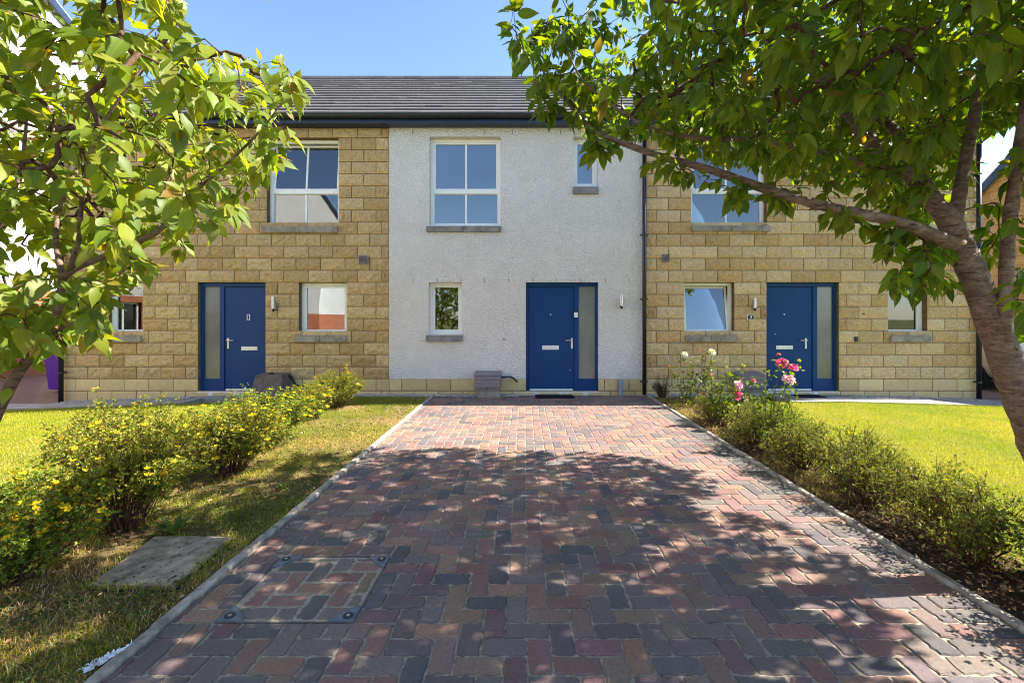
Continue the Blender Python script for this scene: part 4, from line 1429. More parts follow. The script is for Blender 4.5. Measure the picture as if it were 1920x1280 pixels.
# ---- right cherry
right_poly = [(1000, -3000), (950, -40), (935, 60), (955, 130), (985, 190), (1040, 200), (1110, 215), (1085, 250), (1100, 285), (1150, 285), (1210, 265),
              (1290, 300), (1380, 320), (1460, 340), (1560, 352), (1640, 375), (1660, 440), (1680, 480), (1720, 520), (1770, 540), (1800, 430), (1812, 300), (1836, 270),
              (1900, 240), (2400, 200), (3000, -3000)]
limbs_r = [
    [(3.16, 2.46, -0.08, 0.11)] + PL((2010, 1040, 2.48, 0.128), (1965, 900, 2.5, 0.116), (1934, 800, 2.5, 0.112), (1897, 700, 2.5, 0.107), (1858, 600, 2.5, 0.097), (1818, 500, 2.5, 0.088), (1785, 425, 2.5, 0.078), (1768, 385, 2.5, 0.055)),
    PL((1795, 460, 2.48, 0.06), (1690, 418, 2.42, 0.038), (1600, 398, 2.42, 0.033), (1500, 375, 2.45, 0.029), (1400, 342, 2.5, 0.026), (1330, 318, 2.55, 0.023), (1230, 290, 2.6, 0.019), (1130, 253, 2.65, 0.015), (1090, 222, 2.7, 0.011), (1030, 150, 2.75, 0.006), (985, 85, 2.8, 0.003)),
    PL((1785, 430, 2.5, 0.06), (1720, 345, 2.6, 0.053), (1650, 285, 2.7, 0.049), (1545, 155, 2.9, 0.046), (1480, 40, 3.1, 0.04), (1420, -60, 3.2, 0.03), (1340, -200, 3.3, 0.015)),
    PL((1790, 425, 2.5, 0.05), (1803, 340, 2.55, 0.042), (1830, 200, 2.6, 0.038), (1848, 90, 2.65, 0.04), (1860, -80, 2.75, 0.025), (1880, -260, 2.8, 0.012)),
    PL((1880, 640, 2.47, 0.05), (1885, 560, 2.42, 0.046), (1890, 450, 2.38, 0.043), (1905, 330, 2.35, 0.04), (1925, 200, 2.3, 0.04), (1950, 60, 2.3, 0.03), (2000, -150, 2.3, 0.02)),
    PL((1482, 42, 3.1, 0.028), (1380, 10, 3.0, 0.021), (1250, 2, 3.0, 0.012), (1100, -20, 3.0, 0.005)),
    PL((1700, 330, 2.62, 0.03), (1560, 291, 2.55, 0.018), (1420, 263, 2.5, 0.0145), (1300, 258, 2.5, 0.012), (1215, 236, 2.5, 0.010), (1150, 200, 2.52, 0.008), (1085, 140, 2.55, 0.005), (1050, 50, 2.6, 0.003)),
    [(*P(1768, 400, 2.5), 0.034), (2.40, 3.0, 2.75, 0.028), (2.35, 3.8, 3.25, 0.022), (2.1, 4.6, 3.7, 0.014), (1.8, 5.3, 4.0, 0.005)],
    [(*P(1832, 190, 2.61), 0.016), (2.9, 2.95, 3.0, 0.015), (3.4, 3.8, 3.6, 0.011), (4.3, 4.6, 4.1, 0.004)],
    [(*P(1925, 200, 2.3), 0.02), (3.0, 2.2, 2.95, 0.018), (3.8, 2.0, 3.5, 0.013), (4.8, 1.8, 4.0, 0.004)],
    [(*P(1470, 25, 3.12), 0.018), (1.55, 2.75, 3.75, 0.015), (1.2, 2.1, 4.1, 0.010), (0.6, 1.5, 4.3, 0.004)],
    PL((1520, 120, 2.95, 0.02), (1540, 60, 3.5, 0.02), (1480, 100, 4.2, 0.014), (1400, 120, 4.8, 0.006)),
]
T = rng.uniform((-0.5, 0.7, 2.1), (5.6, 5.8, 5.3), (26000, 3))
e = ((T - (2.55, 2.95, 3.55)) / (3.05, 2.55, 1.65))
r2 = (e ** 2).sum(1)
T = T[(r2 < 1) & ((r2 > 0.10) | (rng.random(len(T)) < 0.5))]
px, py = proj(T)
hang = 0.07 * F / T[:, 1]
onscreen = (px > -50) & (px < 1970) & (py > -60)
ok = ~onscreen | inside(right_poly, px, py + hang)
S = T[:, :2] - T[:, 2:3] * (COT_X, COT_Y)        # where its shadow lands
edge = 5.05 + 0.16 * np.sin(S[:, 0] * 2.3 + 0.5) + 0.10 * np.sin(S[:, 0] * 5.1)
ok &= S[:, 1] < edge
ok &= S[:, 0] < 1.75 + 0.2 * np.sin(S[:, 1] * 3)
ok &= (S[:, 0] > -2.2 + 0.2 * np.sin(S[:, 1] * 4)) | (rng.random(len(T)) < 0.22)
ok &= S[:, 0] > -3.2
ok &= (S[:, 0] < 1.25) | (S[:, 1] > 3.6) | (rng.random(len(T)) < 0.3)
ok &= np.linalg.norm(T - (0, 0, H), axis=1) > 1.9
T = T[ok]
print('right candidates', len(T))
T = T[:5400]
low = []
for _ in range(34):
    low.append(P(rng.uniform(1665, 1775), rng.uniform(430, 540), rng.uniform(2.22, 2.6)))
for _ in range(60):
    a = rng.uniform(0, 1)
    low.append(P(975 + 150 * a + rng.uniform(-15, 30), rng.uniform(30, 130 + 90 * a), rng.uniform(2.6, 3.1)))
for _ in range(26):
    low.append(P(rng.uniform(1000, 1120), rng.uniform(165, 215), rng.uniform(2.6, 2.9)))
for _ in range(16):
    low.append(P(rng.uniform(1100, 1150), rng.uniform(255, 285), rng.uniform(2.5, 2.8)))
for _ in range(10):
    low.append(P(rng.uniform(1845, 1880), rng.uniform(360, 520), rng.uniform(2.7, 3.0)))
for _ in range(22):
    low.append(P(rng.uniform(1900, 1990), rng.uniform(260, 620), rng.uniform(2.1, 2.6)))
for _ in range(14):
    low.append(P(rng.uniform(1240, 1640), 335 + rng.uniform(0, 40), rng.uniform(2.5, 2.9)))
low = np.array(low)
px, py = proj(low)
keep = ~((px > 1180) & (px < 1650) & (py > 300 + (px - 1180) * 0.17))
under = np.array([P(a + rng.uniform(-22, 22), b + rng.uniform(-8, 14), 2.42 + rng.uniform(-0.1, 0.25)) for a, b in
                  ((1290, 322), (1385, 365), (1335, 340), (1590, 405), (1560, 400), (1240, 300), (1450, 370), (1660, 425)) for _ in range(5)])
T = np.concatenate([T, low[keep], under])
CH = [(0.070, 0.140, 0.010), (0.092, 0.165, 0.012), (0.055, 0.115, 0.010), (0.120, 0.180, 0.012), (0.135, 0.180, 0.014)]
CHL = [(0.15, 0.215, 0.018), (0.18, 0.235, 0.02), (0.12, 0.185, 0.016), (0.21, 0.245, 0.026)]
TIPS = [(0.20, 0.22, 0.02), (0.25, 0.21, 0.025), (0.23, 0.14, 0.03), (0.18, 0.21, 0.02), (0.22, 0.24, 0.025)]
tr = tree('cherry_tree', 'leaning cherry tree with a thick ringed brown trunk right of the driveway', limbs_r, T, (0.072, 0.125), 18, CH, [CH[4], CH[3], (0.16, 0.17, 0.02), (0.20, 0.15, 0.03), (0.13, 0.15, 0.015), (0.12, 0.15, 0.015)], (0.25, 0.0, 0.0))

rg = MB()
tk = catmull(limbs_r[0])
for yy_, fat, wd in ((715, 1.07, 0.020), (585, 1.04, 0.010), (470, 1.05, 0.010)):
    zt = H + (VY - yy_) * 2.5 / F
    k = int(np.abs(tk[:, 2] - zt).argmin())
    ax = norm(tk[k + 1, :3] - tk[k - 1, :3])
    u = norm(np.cross(ax, [0, 1, 0])); v = np.cross(ax, u)
    nn = 60
    V = []
    for a in np.linspace(0, 2 * np.pi, nn, endpoint=False):
        rr_ = tk[k, 3]
        jag = 1 + 0.5 * rng.normal()
        for q, o_ in ((-wd, 0.985), (-wd * 0.5 + rng.normal(0, 0.003), fat + 0.02 * rng.normal()), (wd * 0.5 + rng.normal(0, 0.003), fat + 0.02 * rng.normal()), (wd, 0.985)):
            V.append(tk[k, :3] + ax * (q + 0.006 * math.sin(3 * a)) + (u * math.cos(a) + v * math.sin(a)) * rr_ * o_)
    rg.add(V, [(i * 4 + m_, i * 4 + m_ + 1, ((i + 1) % nn) * 4 + m_ + 1, ((i + 1) % nn) * 4 + m_) for i in range(nn) for m_ in range(3)])
    rg.build('bark_ring', M['bark'], tr)
    rg = MB()

# ---- left cherry
left_poly = [(-3000, -3000), (300, -3000), (335, 30), (355, 95), (400, 125), (452, 128), (505, 132), (540, 120), (568, 168), (548, 240), (525, 300), (500, 345), (455, 380), (432, 420),
             (405, 460), (350, 470), (312, 520), (240, 535), (215, 580), (150, 625), (130, 660), (60, 690), (20, 660), (-60, 720), (-3000, 600)]
limbs_l = [
    [(-2.95, 2.18, -0.15, 0.05)] + PL((-60, 880, 2.15, 0.058), (-15, 790, 2.12, 0.042), (22, 718, 2.1, 0.034), (75, 640, 2.1, 0.029), (112, 570, 2.1, 0.027), (118, 520, 2.1, 0.025)),
    PL((118, 525, 2.1, 0.022), (139, 505, 2.1, 0.019), (262, 452, 2.15, 0.017), (307, 424, 2.2, 0.015), (356, 367, 2.25, 0.013), (412, 319, 2.3, 0.010), (487, 247, 2.3, 0.006), (545, 170, 2.3, 0.003)),
    PL((118, 525, 2.1, 0.020), (105, 450, 2.15, 0.016), (112, 390, 2.2, 0.014), (150, 300, 2.3, 0.012), (160, 200, 2.4, 0.009), (200, 80, 2.5, 0.006), (230, -60, 2.5, 0.003)),
    PL((128, 512, 2.1, 0.017), (150, 440, 2.0, 0.014), (152, 380, 1.95, 0.012), (180, 260, 1.9, 0.009), (250, 150, 1.9, 0.006), (330, 50, 2.0, 0.003)),
    PL((-60, 880, 2.16, 0.04), (-75, 700, 2.2, 0.032), (-30, 520, 2.2, 0.024), (22, 390, 2.2, 0.018), (75, 349, 2.18, 0.015), (124, 281, 2.15, 0.013), (165, 220, 2.1, 0.009), (260, 140, 2.0, 0.008), (340, 40, 2.0, 0.003)),
    PL((22, 390, 2.2, 0.012), (48, 250, 2.3, 0.010), (50, 100, 2.4, 0.010), (90, -80, 2.5, 0.005)),
    PL((75, 640, 2.1, 0.014), (110, 618, 2.0, 0.010), (150, 600, 1.9, 0.006), (190, 575, 1.85, 0.003)),
    PL((262, 452, 2.15, 0.012), (330, 400, 2.5, 0.010), (380, 330, 2.8, 0.006), (400, 250, 3.0, 0.003)),
]
T = rng.uniform((-4.4, 1.15, 1.0), (-0.7, 3.5, 4.2), (9000, 3))
e = ((T - (-2.55, 2.3, 2.6)) / (1.95, 1.2, 1.6))
T = T[(e ** 2).sum(1) < 1]
px, py = proj(T)
hang = 0.06 * F / T[:, 1]
onscreen = (px > -120) & (py > -60)
ok = ~onscreen | inside(left_poly, px, py + hang)
ok &= np.linalg.norm(T - (0, 0, H), axis=1) > 2.0
ok &= ~((px > 40) & (px < 125) & (py > -40) & (py < 45) & (rng.random(len(T)) < 0.8))
ok &= ~((px > 10) & (px < 110) & (py > 430) & (py < 540) & (rng.random(len(T)) < 0.75))
T = T[ok]
print('left candidates', len(T))
T = T[:1900]
low = [P(rng.uniform(40, 190), rng.uniform(575, 640), rng.uniform(1.85, 2.2)) for _ in range(20)] + [P(rng.uniform(-80, 70), rng.uniform(520, 690), rng.uniform(2.0, 2.4)) for _ in range(34)]
T = np.concatenate([T, np.array(low)])
tree('cherry_tree', 'slender young cherry tree with bright sunlit leaves at the left edge', limbs_l, T, (0.07, 0.12), 18, CHL, TIPS, (0.7, -0.45, 0.0), sides=12)


# ------------------------------------------------------------------ bushes
def small_leaves(pos, D, L, W, colr):
    """four-cornered leaflets, slightly cupped; returns V, F, C"""
    n = len(pos)
    D = norm(D)
    S = norm(np.cross(D, norm(rng.normal(size=(n, 3)) + (0, 0, 1.2))))
    N = np.cross(S, D)
    L, W = L[:, None], W[:, None]
    V = np.stack([pos, pos + D * L * 0.5 + S * W * 0.5 + N * W * 0.12, pos + D * L - N * L * 0.12, pos + D * L * 0.5 - S * W * 0.5 + N * W * 0.12], 1).reshape(-1, 3)
    k = np.arange(n)[:, None] * 4
    return V, k + [0, 1, 2, 3], np.repeat(colr, 4, 0)


def flower_mesh(name, r, c1, c2, seed):
    """five round cupped petals and a raised centre"""
    V, Fq, C = [], [], []
    n = 0
    for k in range(5):
        a = 2 * math.pi * k / 5 + 0.1 * seed
        for (u, v) in ((0.12, 0.0), (0.55, 0.36), (0.95, 0.30), (1.0, 0.0), (0.95, -0.30), (0.55, -0.36)):
            x, y = u * r, v * r
            V.append((x * math.cos(a) - y * math.sin(a), x * math.sin(a) + y * math.cos(a), r * 0.32 * u ** 2 + 0.02 * r * k))
            C.append(c1)
        Fq += [(n, n + 1, n + 5), (n + 1, n + 2, n + 4), (n + 1, n + 4, n + 5), (n + 2, n + 3, n + 4)]
        n += 6
    for k in range(6):
        a = math.pi * k / 3
        V.append((0.2 * r * math.cos(a), 0.2 * r * math.sin(a), 0.12 * r)); C.append(c2)
    V.append((0, 0, 0.24 * r)); C.append(c2)
    Fq += [(n + k, n + (k + 1) % 6, n + 6) for k in range(6)]
    me = mesh_np(name, V, [np.array(Fq)], {'Col': np.array(C)})
    me.materials.append(M['petal'])
    return me


YF = [flower_mesh('flower', 0.021, (0.80, 0.56, 0.012), (0.62, 0.33, 0.01), k) for k in range(3)]


def bush_parts(R, Hh, nst, nclu, cols, bare, twiggy, leafsize):
    """meshes of a twiggy bush: stems, foliage; and points at its outside for flowers"""
    st = MB()
    tips, dirs = [], []
    for k in range(nst):
        a = rng.uniform(0, 2 * np.pi)
        rr = R * math.sqrt(rng.uniform(0.02, 1)) * 0.92
        top = Hh * rng.uniform(0.72, 1.0) * math.sqrt(max(0.08, 1 - (rr / (R * 1.08)) ** 2)) if rng.random() < 0.85 else Hh * 0.45
        top = max(top, Hh * 0.28)
        b = np.array([math.cos(a + 0.3), math.sin(a + 0.3), 0]) * rng.uniform(0.01, 0.22) * R
        e = np.array([rr * math.cos(a), rr * math.sin(a), top])
        m = np.array([b[0] * 0.6 + e[0] * 0.4, b[1] * 0.6 + e[1] * 0.4, top * 0.55]) + rng.normal(0, 0.02, 3)
        c = catmull([b, m, e], 0.06)
        st.tube(c, np.linspace(0.0042, 0.0014, len(c)) * rng.uniform(0.7, 1.4), 5, cap=False)
        for j in range(twiggy):
            u = rng.uniform(bare, 0.98)
            q = c[int(u * (len(c) - 1))]
            t_ = norm(q - b + 1e-6)
            d = norm(t_ + rng.normal(0, 0.6, 3) + (0, 0, 0.35))
            ln = rng.uniform(0.06, 0.17) * (R / 0.5)
            p2 = q + d * ln
            st.tube([q, (q + p2) / 2 + rng.normal(0, 0.008, 3), p2], [0.0017, 0.0013, 0.0009], 4, cap=False)
            for f in (0.45, 0.72, 1.0):
                tips.append(q + (p2 - q) * f); dirs.append(d)
        tips.append(e); dirs.append(norm(e - m))
    tips, dirs = np.array(tips), np.array(dirs)
    i = rng.integers(len(tips), size=nclu)
    cp = tips[i] + rng.normal(0, 0.017, (nclu, 3))
    cd = norm(dirs[i] + rng.normal(0, 0.55, (nclu, 3)) + (0, 0, 0.25))
    pos = np.repeat(cp, 5, 0)
    D = norm(np.repeat(cd, 5, 0) + rng.normal(0, 0.6, (nclu * 5, 3)))
    L = rng.uniform(leafsize * 0.7, leafsize * 1.25, nclu * 5)
    c = np.array(cols)[rng.integers(len(cols), size=nclu)] * rng.uniform(0.75, 1.25, (nclu, 1))
    V, Fq, C = small_leaves(pos, D, L, L * rng.uniform(0.42, 0.6, len(L)), np.repeat(c, 5, 0))
    V[:, 2] = np.maximum(V[:, 2], 0.004)
    smesh = mesh_np('stems', np.concatenate(st.v), [np.array(f) for f in st.f.values()], {'Col': np.concatenate(st.c)}, True)
    smesh.materials.append(M['twig'])
    fmesh = mesh_np('foliage', V, [Fq], {'Col': C})
    fmesh.materials.append(M['shrubleaf'])
    # flower sites: tips high on the outside
    score = tips[:, 2] / Hh + 0.6 * np.linalg.norm(tips[:, :2], axis=1) / R
    order = np.argsort(-score)
    return smesh, fmesh, tips[order], dirs[order]


def child(name, me, parent, loc=(0, 0, 0), rot=None, s=1.0):
    o = bpy.data.objects.new(name, me)
    col.objects.link(o)
    o.parent = parent
    o.location = loc
    if rot is not None: o.rotation_euler = rot
    if s != 1.0: o.scale = (s, s, s)
    wloc[o.name] = wloc[parent.name]
    return o


def bush(name, parts, x, y, rz, sc, nfl, label, group, top=0.55, scz=1.0, extra=0):
    sm, fm, tips, dirs = parts
    r = empty(name, (x, y, float(gz(x)) - 0.01), label, 'bush', group)
    r.rotation_euler = (0, 0, rz)
    r.scale = (sc, sc, sc * scz)
    child('stems', sm, r); child('foliage', fm, r)
    k = max(1, int(len(tips) * top))
    for j in rng.permutation(k)[:nfl]:
        p = tips[j] + norm(dirs[j]) * 0.012 + np.array([0, 0, 0.012])
        d = Vector(norm(dirs[j] * 0.8 + rng.normal(0, 0.35, 3) + (0, 0, 0.9)))
        child('flower', YF[j % 3], r, p, d.to_track_quat('Z', 'Y').to_euler(), rng.uniform(0.85, 1.35) / sc)
    if extra:
        base = np.array([v.co[:] for v in YF[0].vertices]); bc = np.array([a.color[:3] for a in YF[0].attributes['Col'].data])
        fl = {}
        for pl in YF[0].polygons: fl.setdefault(len(pl.vertices), []).append(list(pl.vertices))
        Vx, Fx, Cx = [], {k_: [] for k_ in fl}, []
        for m_, j in enumerate(rng.permutation(k)[-extra:]):
            d = Vector(norm(dirs[j] * 0.8 + rng.normal(0, 0.35, 3) + (0, 0, 0.9)))
            R = np.array(d.to_track_quat('Z', 'Y').to_matrix())
            Vx.append(base @ R.T * rng.uniform(0.75, 1.2) / sc + tips[j] + norm(dirs[j]) * 0.012 + (0, 0, 0.012))
            Cx.append(bc)
            for k_ in fl: Fx[k_].append(np.array(fl[k_]) + m_ * len(base))
        o = mesh_np('flowers', np.concatenate(Vx), [np.concatenate(f) for f in Fx.values()], {'Col': np.concatenate(Cx)})
        o.materials.append(M['petal'])
        child('small_flowers', o, r)['kind'] = 'stuff'
    return r


POT = [(0.17, 0.21, 0.022), (0.22, 0.25, 0.028), (0.27, 0.28, 0.038), (0.13, 0.17, 0.02), (0.30, 0.27, 0.05)]
HEDGE = [(0.16, 0.20, 0.03), (0.20, 0.24, 0.035), (0.13, 0.17, 0.024), (0.25, 0.27, 0.04), (0.28, 0.26, 0.06)]
A1 = bush_parts(0.52, 0.80, 80, 5200, POT, 0.42, 11, 0.020)
A2 = bush_parts(0.50, 0.72, 76, 5200, POT, 0.32, 11, 0.020)
A3 = bush_parts(0.54, 0.68, 84, 6000, [tuple(np.array(c) * (0.85, 1.05, 1)) for c in POT], 0.25, 11, 0.021)
GL = 'yellow flowering bushes in the row left of the driveway'
bush('potentilla_bush', A3, -2.80, 2.38, 0.4, 0.95, 99, 'nearest yellow flowering bush, low and spreading, at the left edge', GL, 0.7, extra=150)
bush('potentilla_bush', A1, -2.72, 3.05, 2.0, 1.08, 75, 'open yellow flowering bush with bare brown stems behind the concrete cover', GL)
bush('potentilla_bush', A2, -3.35, 3.75, 1.0, 1.08, 60, 'pale green bush with few flowers against the left lawn', GL)
bush('potentilla_bush', A2, -2.72, 4.15, 3.1, 1.08, 99, 'middle bush of the left row, yellow flowers low on its driveway side', GL, 0.55, 0.88, 70)
bush('potentilla_bush', A3, -2.95, 5.1, 5.0, 1.22, 99, 'large bush thick with yellow flowers hiding the foot of the left blue door', GL, 0.6, 0.80, 230)
bush('potentilla_bush', A1, -3.0, 6.35, 0.9, 0.75, 60, 'small yellow flowering bush second from the house wall', GL)
bush('potentilla_bush', A2, -2.98, 7.15, 4.1, 0.92, 45, 'upright yellow flowering bush nearest the left sandstone wall', GL, 0.4)

B1 = bush_parts(0.38, 0.46, 52, 2000, HEDGE, 0.35, 10, 0.016)
B2 = bush_parts(0.37, 0.43, 58, 1900, HEDGE, 0.45, 11, 0.015)
B3 = bush_parts(0.38, 0.50, 50, 2500, [tuple(np.array(c) * (0.8, 1.0, 0.9)) for c in HEDGE], 0.3, 10, 0.017)
GR = 'low bushes in the row right of the driveway'
rowr = [(2.70, 1.95, B3, 1.05, 5, 'dark green bush with yellow flowers nearest the viewer in the right row'),
        (2.90, 2.30, B3, 0.95, 9, 'green bush beside the cherry trunk carrying a few yellow flowers'),
        (2.62, 2.62, B1, 0.95, 1, 'thin leggy bush in the right row, lawn seen through its stems'),
        (2.75, 3.02, B2, 1.00, 1, 'twiggy brown bush in the right row where leaf shadows end'),
        (2.60, 3.42, B2, 0.98, 0, 'sparse grey brown bush at the middle of the right row'),
        (2.78, 3.78, B1, 1.02, 2, 'bush in the right row with pale tips, just past the middle'),
        (2.62, 4.22, B2, 1.00, 0, 'low brownish bush leaning over the right kerb'),
        (2.74, 4.66, B3, 1.05, 3, 'fuller green bush of the right row, before the brown rose stake'),
        (2.60, 5.10, B1, 0.98, 1, 'yellow green bush of the right row below the pink roses'),
        (2.86, 5.55, B3, 0.90, 3, 'bush behind the pink rose stems on the lawn side'),
        (2.62, 6.20, B1, 0.85, 4, 'small yellow green bush left of the pink rose bush')]
for i, (x, y, p_, s, nf, lb) in enumerate(rowr):
    s *= 1.16 if y < 4.3 else 1.08
    bush('hedge_bush', p_, x, y, i * 1.7, s, nf, lb, GR, 0.6)
B4 = bush_parts(0.22, 0.5, 30, 520, [(0.045, 0.055, 0.018), (0.06, 0.07, 0.02), (0.05, 0.05, 0.02)], 0.25, 8, 0.017)
bush('dark_bush', B4, 2.46, 8.0, 0.3, 1.0, 0, 'small dark bush beside the black downpipe right of the driveway', None)


# ------------------------------------------------------------------ roses
def bloom_mesh(r, cols, seed):
    V, Fq, C, n = [], [], [], 0
    layers = [(0.22, 5, 78), (0.42, 7, 66), (0.64, 8, 48), (0.84, 9, 28), (1.0, 9, 8)]
    for li, (rad, cnt, el) in enumerate(layers):
        for k in range(cnt):
            a = 2 * math.pi * (k + 0.5 * li) / cnt + rng.normal(0, 0.12)
            e = math.radians(el + rng.normal(0, 9))
            w_ = r * rad * 2.4 / cnt * 2.1
            ln = r * (0.55 + 0.45 * rad)
            c = np.array(cols[min(len(cols) - 1, li * len(cols) // 5)]) * rng.uniform(0.85, 1.12)
            for iu, u in enumerate((0.1, 0.5, 0.85, 1.0)):
                for v in (-1, 0, 1):
                    ww = w_ * (0.35, 0.85, 1.0, 0.72)[iu] * 0.5
                    ee = e - 0.5 * max(0, u - 0.55) * 1.6 + 0.25 * (1 - abs(v)) * 0
                    rr = ln * u * math.cos(ee) + r * 0.05 * rad
                    z = ln * u * math.sin(ee) + (0.02 * r * rng.normal() if iu > 1 else 0)
                    rr -= abs(v) * 0.0
                    tx = v * ww
                    cup = -0.25 * abs(v) * ww
                    V.append(((rr + cup) * math.cos(a) - tx * math.sin(a), (rr + cup) * math.sin(a) + tx * math.cos(a), z))
                    C.append(c)
            for iu in range(3):
                for v in range(2):
                    q = n + iu * 3 + v
                    Fq.append((q, q + 1, q + 4, q + 3))
            n += 12
    me = mesh_np('bloom', V, [np.array(Fq)], {'Col': np.array(C)}, True)
    me.materials.append(M['petal'])
    return me


PINK = bloom_mesh(0.056, [(0.80, 0.07, 0.24), (0.82, 0.12, 0.30), (0.80, 0.22, 0.38)], 1)
PALE = bloom_mesh(0.058, [(0.80, 0.33, 0.32), (0.82, 0.42, 0.44), (0.85, 0.58, 0.56)], 2)
LILAC = bloom_mesh(0.050, [(0.75, 0.28, 0.45), (0.80, 0.45, 0.58)], 3)
CREAM = bloom_mesh(0.055, [(0.80, 0.72, 0.36), (0.82, 0.80, 0.58), (0.85, 0.84, 0.70)], 4)
BUD = bloom_mesh(0.020, [(0.65, 0.12, 0.05), (0.6, 0.2, 0.08)], 5)
ROSELEAF = [(0.05, 0.095, 0.02), (0.065, 0.115, 0.022), (0.09, 0.14, 0.02), (0.12, 0.16, 0.02)]


def rose(base, stems, blooms, label, group, nleaf, lcols=ROSELEAF, tint=None):
    """stems: point lists (world); blooms: (point, mesh, scale)"""
    r = empty('rose_bush', base, label, 'rose bush', group)
    sb = MB()
    sites, sd_ = [], []
    for pts in stems:
        c = catmull(pts, 0.04)
        sb.tube(c, np.linspace(0.006, 0.0026, len(c)), 6, cap=False)
        m = len(c)
        for k in range(int(m * 0.35), m):
            sites.append(c[k]); sd_.append(norm(c[min(k + 1, m - 1)] - c[max(0, k - 1)]))
    sb.build('stems', M['greenstem'], r, smooth=True)
    sites, sd_ = np.array(sites), np.array(sd_)
    i = rng.integers(len(sites), size=nleaf)
    out = norm(rng.normal(size=(nleaf, 3)) + (0, 0, 0.2))
    stalk = sites[i] + out * rng.uniform(0.015, 0.085, (nleaf, 1))
    pos = np.repeat(stalk, 3, 0) + rng.normal(0, 0.012, (nleaf * 3, 3))
    D = norm(np.repeat(out, 3, 0) + rng.normal(0, 0.6, (nleaf * 3, 3)) + (0, 0, -0.25))
    L = rng.uniform(0.030, 0.052, nleaf * 3)
    c = np.array(lcols)[rng.integers(len(lcols), size=nleaf * 3)] * rng.uniform(0.8, 1.2, (nleaf * 3, 1))
    N = rng.normal(0, 0.45, (nleaf * 3, 3)) + (0.2, 0, 1.0)
    link_mesh(leaves_mesh('foliage', pos - wloc[r.name], D, N, L, L * 0.66, c, 0.15, 0.15), 'foliage', M['cherry'], r)
    for p_, me, s in blooms:
        d = Vector(norm(rng.normal(0, 0.4, 3) + (0, -0.75, 0.8)))
        child('bloom', me, r, np.array(p_) - wloc[r.name], d.to_track_quat('Z', 'Y').to_euler(), s)
    return r


def arc(b, e, bow=0.06):
    b, e = np.array(b, float), np.array(e, float)
    m = (b + e) / 2 + rng.normal(0, bow, 3) * (1, 1, 0.3)
    return [b, m, e]


GRS = 'rose bushes at the right of the driveway'
d = 7.25
b0 = P(1297, 762, d)
ends = [P(1284, 672, d), P(1335, 662, d), P(1318, 672, d), P(1265, 690, d), P(1276, 705, d - .1), P(1330, 690, d + .1), P(1340, 680, d), P(1300, 680, d), P(1310, 695, d - .1), P(1262, 712, d)]
rose(b0, [arc(b0 + rng.normal(0, 0.03, 3) * (1, 1, 0), e, 0.05) for e in ends], [(P(1284, 664, d), CREAM, 1.0), (P(1335, 660, d), CREAM, 1.15), (P(1312, 655, d), BUD, 0.9), (P(1254, 686, d), BUD, 0.9)],
     'tall rose bush with two cream blooms before the right sandstone wall', GRS, 190, [(0.05, 0.085, 0.02), (0.07, 0.11, 0.03), (0.10, 0.13, 0.03)])
d = 6.0
b0 = P(1352, 806, d); b0[2] = 0
ends = [P(1335, 712, d), P(1366, 700, d), P(1392, 700, d), P(1345, 730, d), P(1405, 735, d), P(1385, 720, d - .2), P(1320, 735, d), P(1410, 712, d), P(1330, 752, d), P(1362, 690, d + .1), P(1400, 755, d - .2), P(1375, 745, d - .3)]
rose(b0, [arc(b0 + rng.normal(0, 0.04, 3) * (1, 1, 0), e, 0.06) for e in ends], [(P(1385, 722, d - .25), LILAC, 1.35), (P(1384, 741, d - .3), PINK, 1.1), (P(1413, 714, d), PINK, 0.62), (P(1400, 753, d - .2), LILAC, 0.7), (P(1319, 738, d), BUD, 1.2), (P(1332, 702, d), BUD, 1.3)],
     'leafy rose bush with pale lilac pink blooms left of the tall pink roses', GRS, 260)
d = 4.9
b0 = P(1440, 830, d); b0[2] = 0
ends = [P(1465, 678, d), P(1487, 688, d), P(1479, 712, d - .1), P(1438, 705, d), P(1450, 735, d - .1), P(1495, 715, d), P(1420, 745, d), P(1470, 745, d), P(1465, 690, d)]
rose(b0, [arc(b0 + rng.normal(0, 0.03, 3) * (1, 1, 0), e, 0.05) for e in ends], [(P(1466, 680, d), PINK, 1.15), (P(1487, 689, d - .05), PINK, 1.05), (P(1479, 711, d - .12), PALE, 1.2), (P(1460, 664, d), BUD, 1.2)],
     'rose with bright pink blooms and one pale bloom before the right blue door', GRS, 110, [(0.08, 0.13, 0.02), (0.10, 0.15, 0.02), (0.06, 0.11, 0.02)])
# brown stake by the roses
st = MB().tube([P(1373, 817, 5.15) * (1, 1, 0) + (0, 0, -0.02), P(1380, 790, 5.15), P(1385, 760, 5.17)], [0.009, 0.008, 0.006], 8)
o = st.build('garden_stake', M['twig'], None); setp(o, 'thin reddish brown stake standing by the pink roses', 'stake')

# ------------------------------------------------------------------ small things on the ground
sl = empty('concrete_cover', (-2.1, 2.6, 0), 'weathered concrete access cover sunk in the verge beside the kerb', 'cover')
q = [(-2.29, 2.36), (-1.845, 2.35), (-1.87, 2.86), (-2.36, 2.87)]
n = 14
mb = MB()
V, idx = [], {}
for a in range(n + 1):
    for b in range(n + 1):
        u, v = a / n, b / n
        p0 = np.array(q[0]) * (1 - u) * (1 - v) + np.array(q[1]) * u * (1 - v) + np.array(q[2]) * u * v + np.array(q[3]) * (1 - u) * v
        ed = min(u, 1 - u, v, 1 - v)
        V.append((p0[0], p0[1], 0.027 + 0.010 * v + rng.normal(0, 0.0012) - (0.004 if ed < 0.01 else 0)))
fs = [(a * (n + 1) + b, (a + 1) * (n + 1) + b, (a + 1) * (n + 1) + b + 1, a * (n + 1) + b + 1) for a in range(n) for b in range(n)]
mb.add(V, fs)
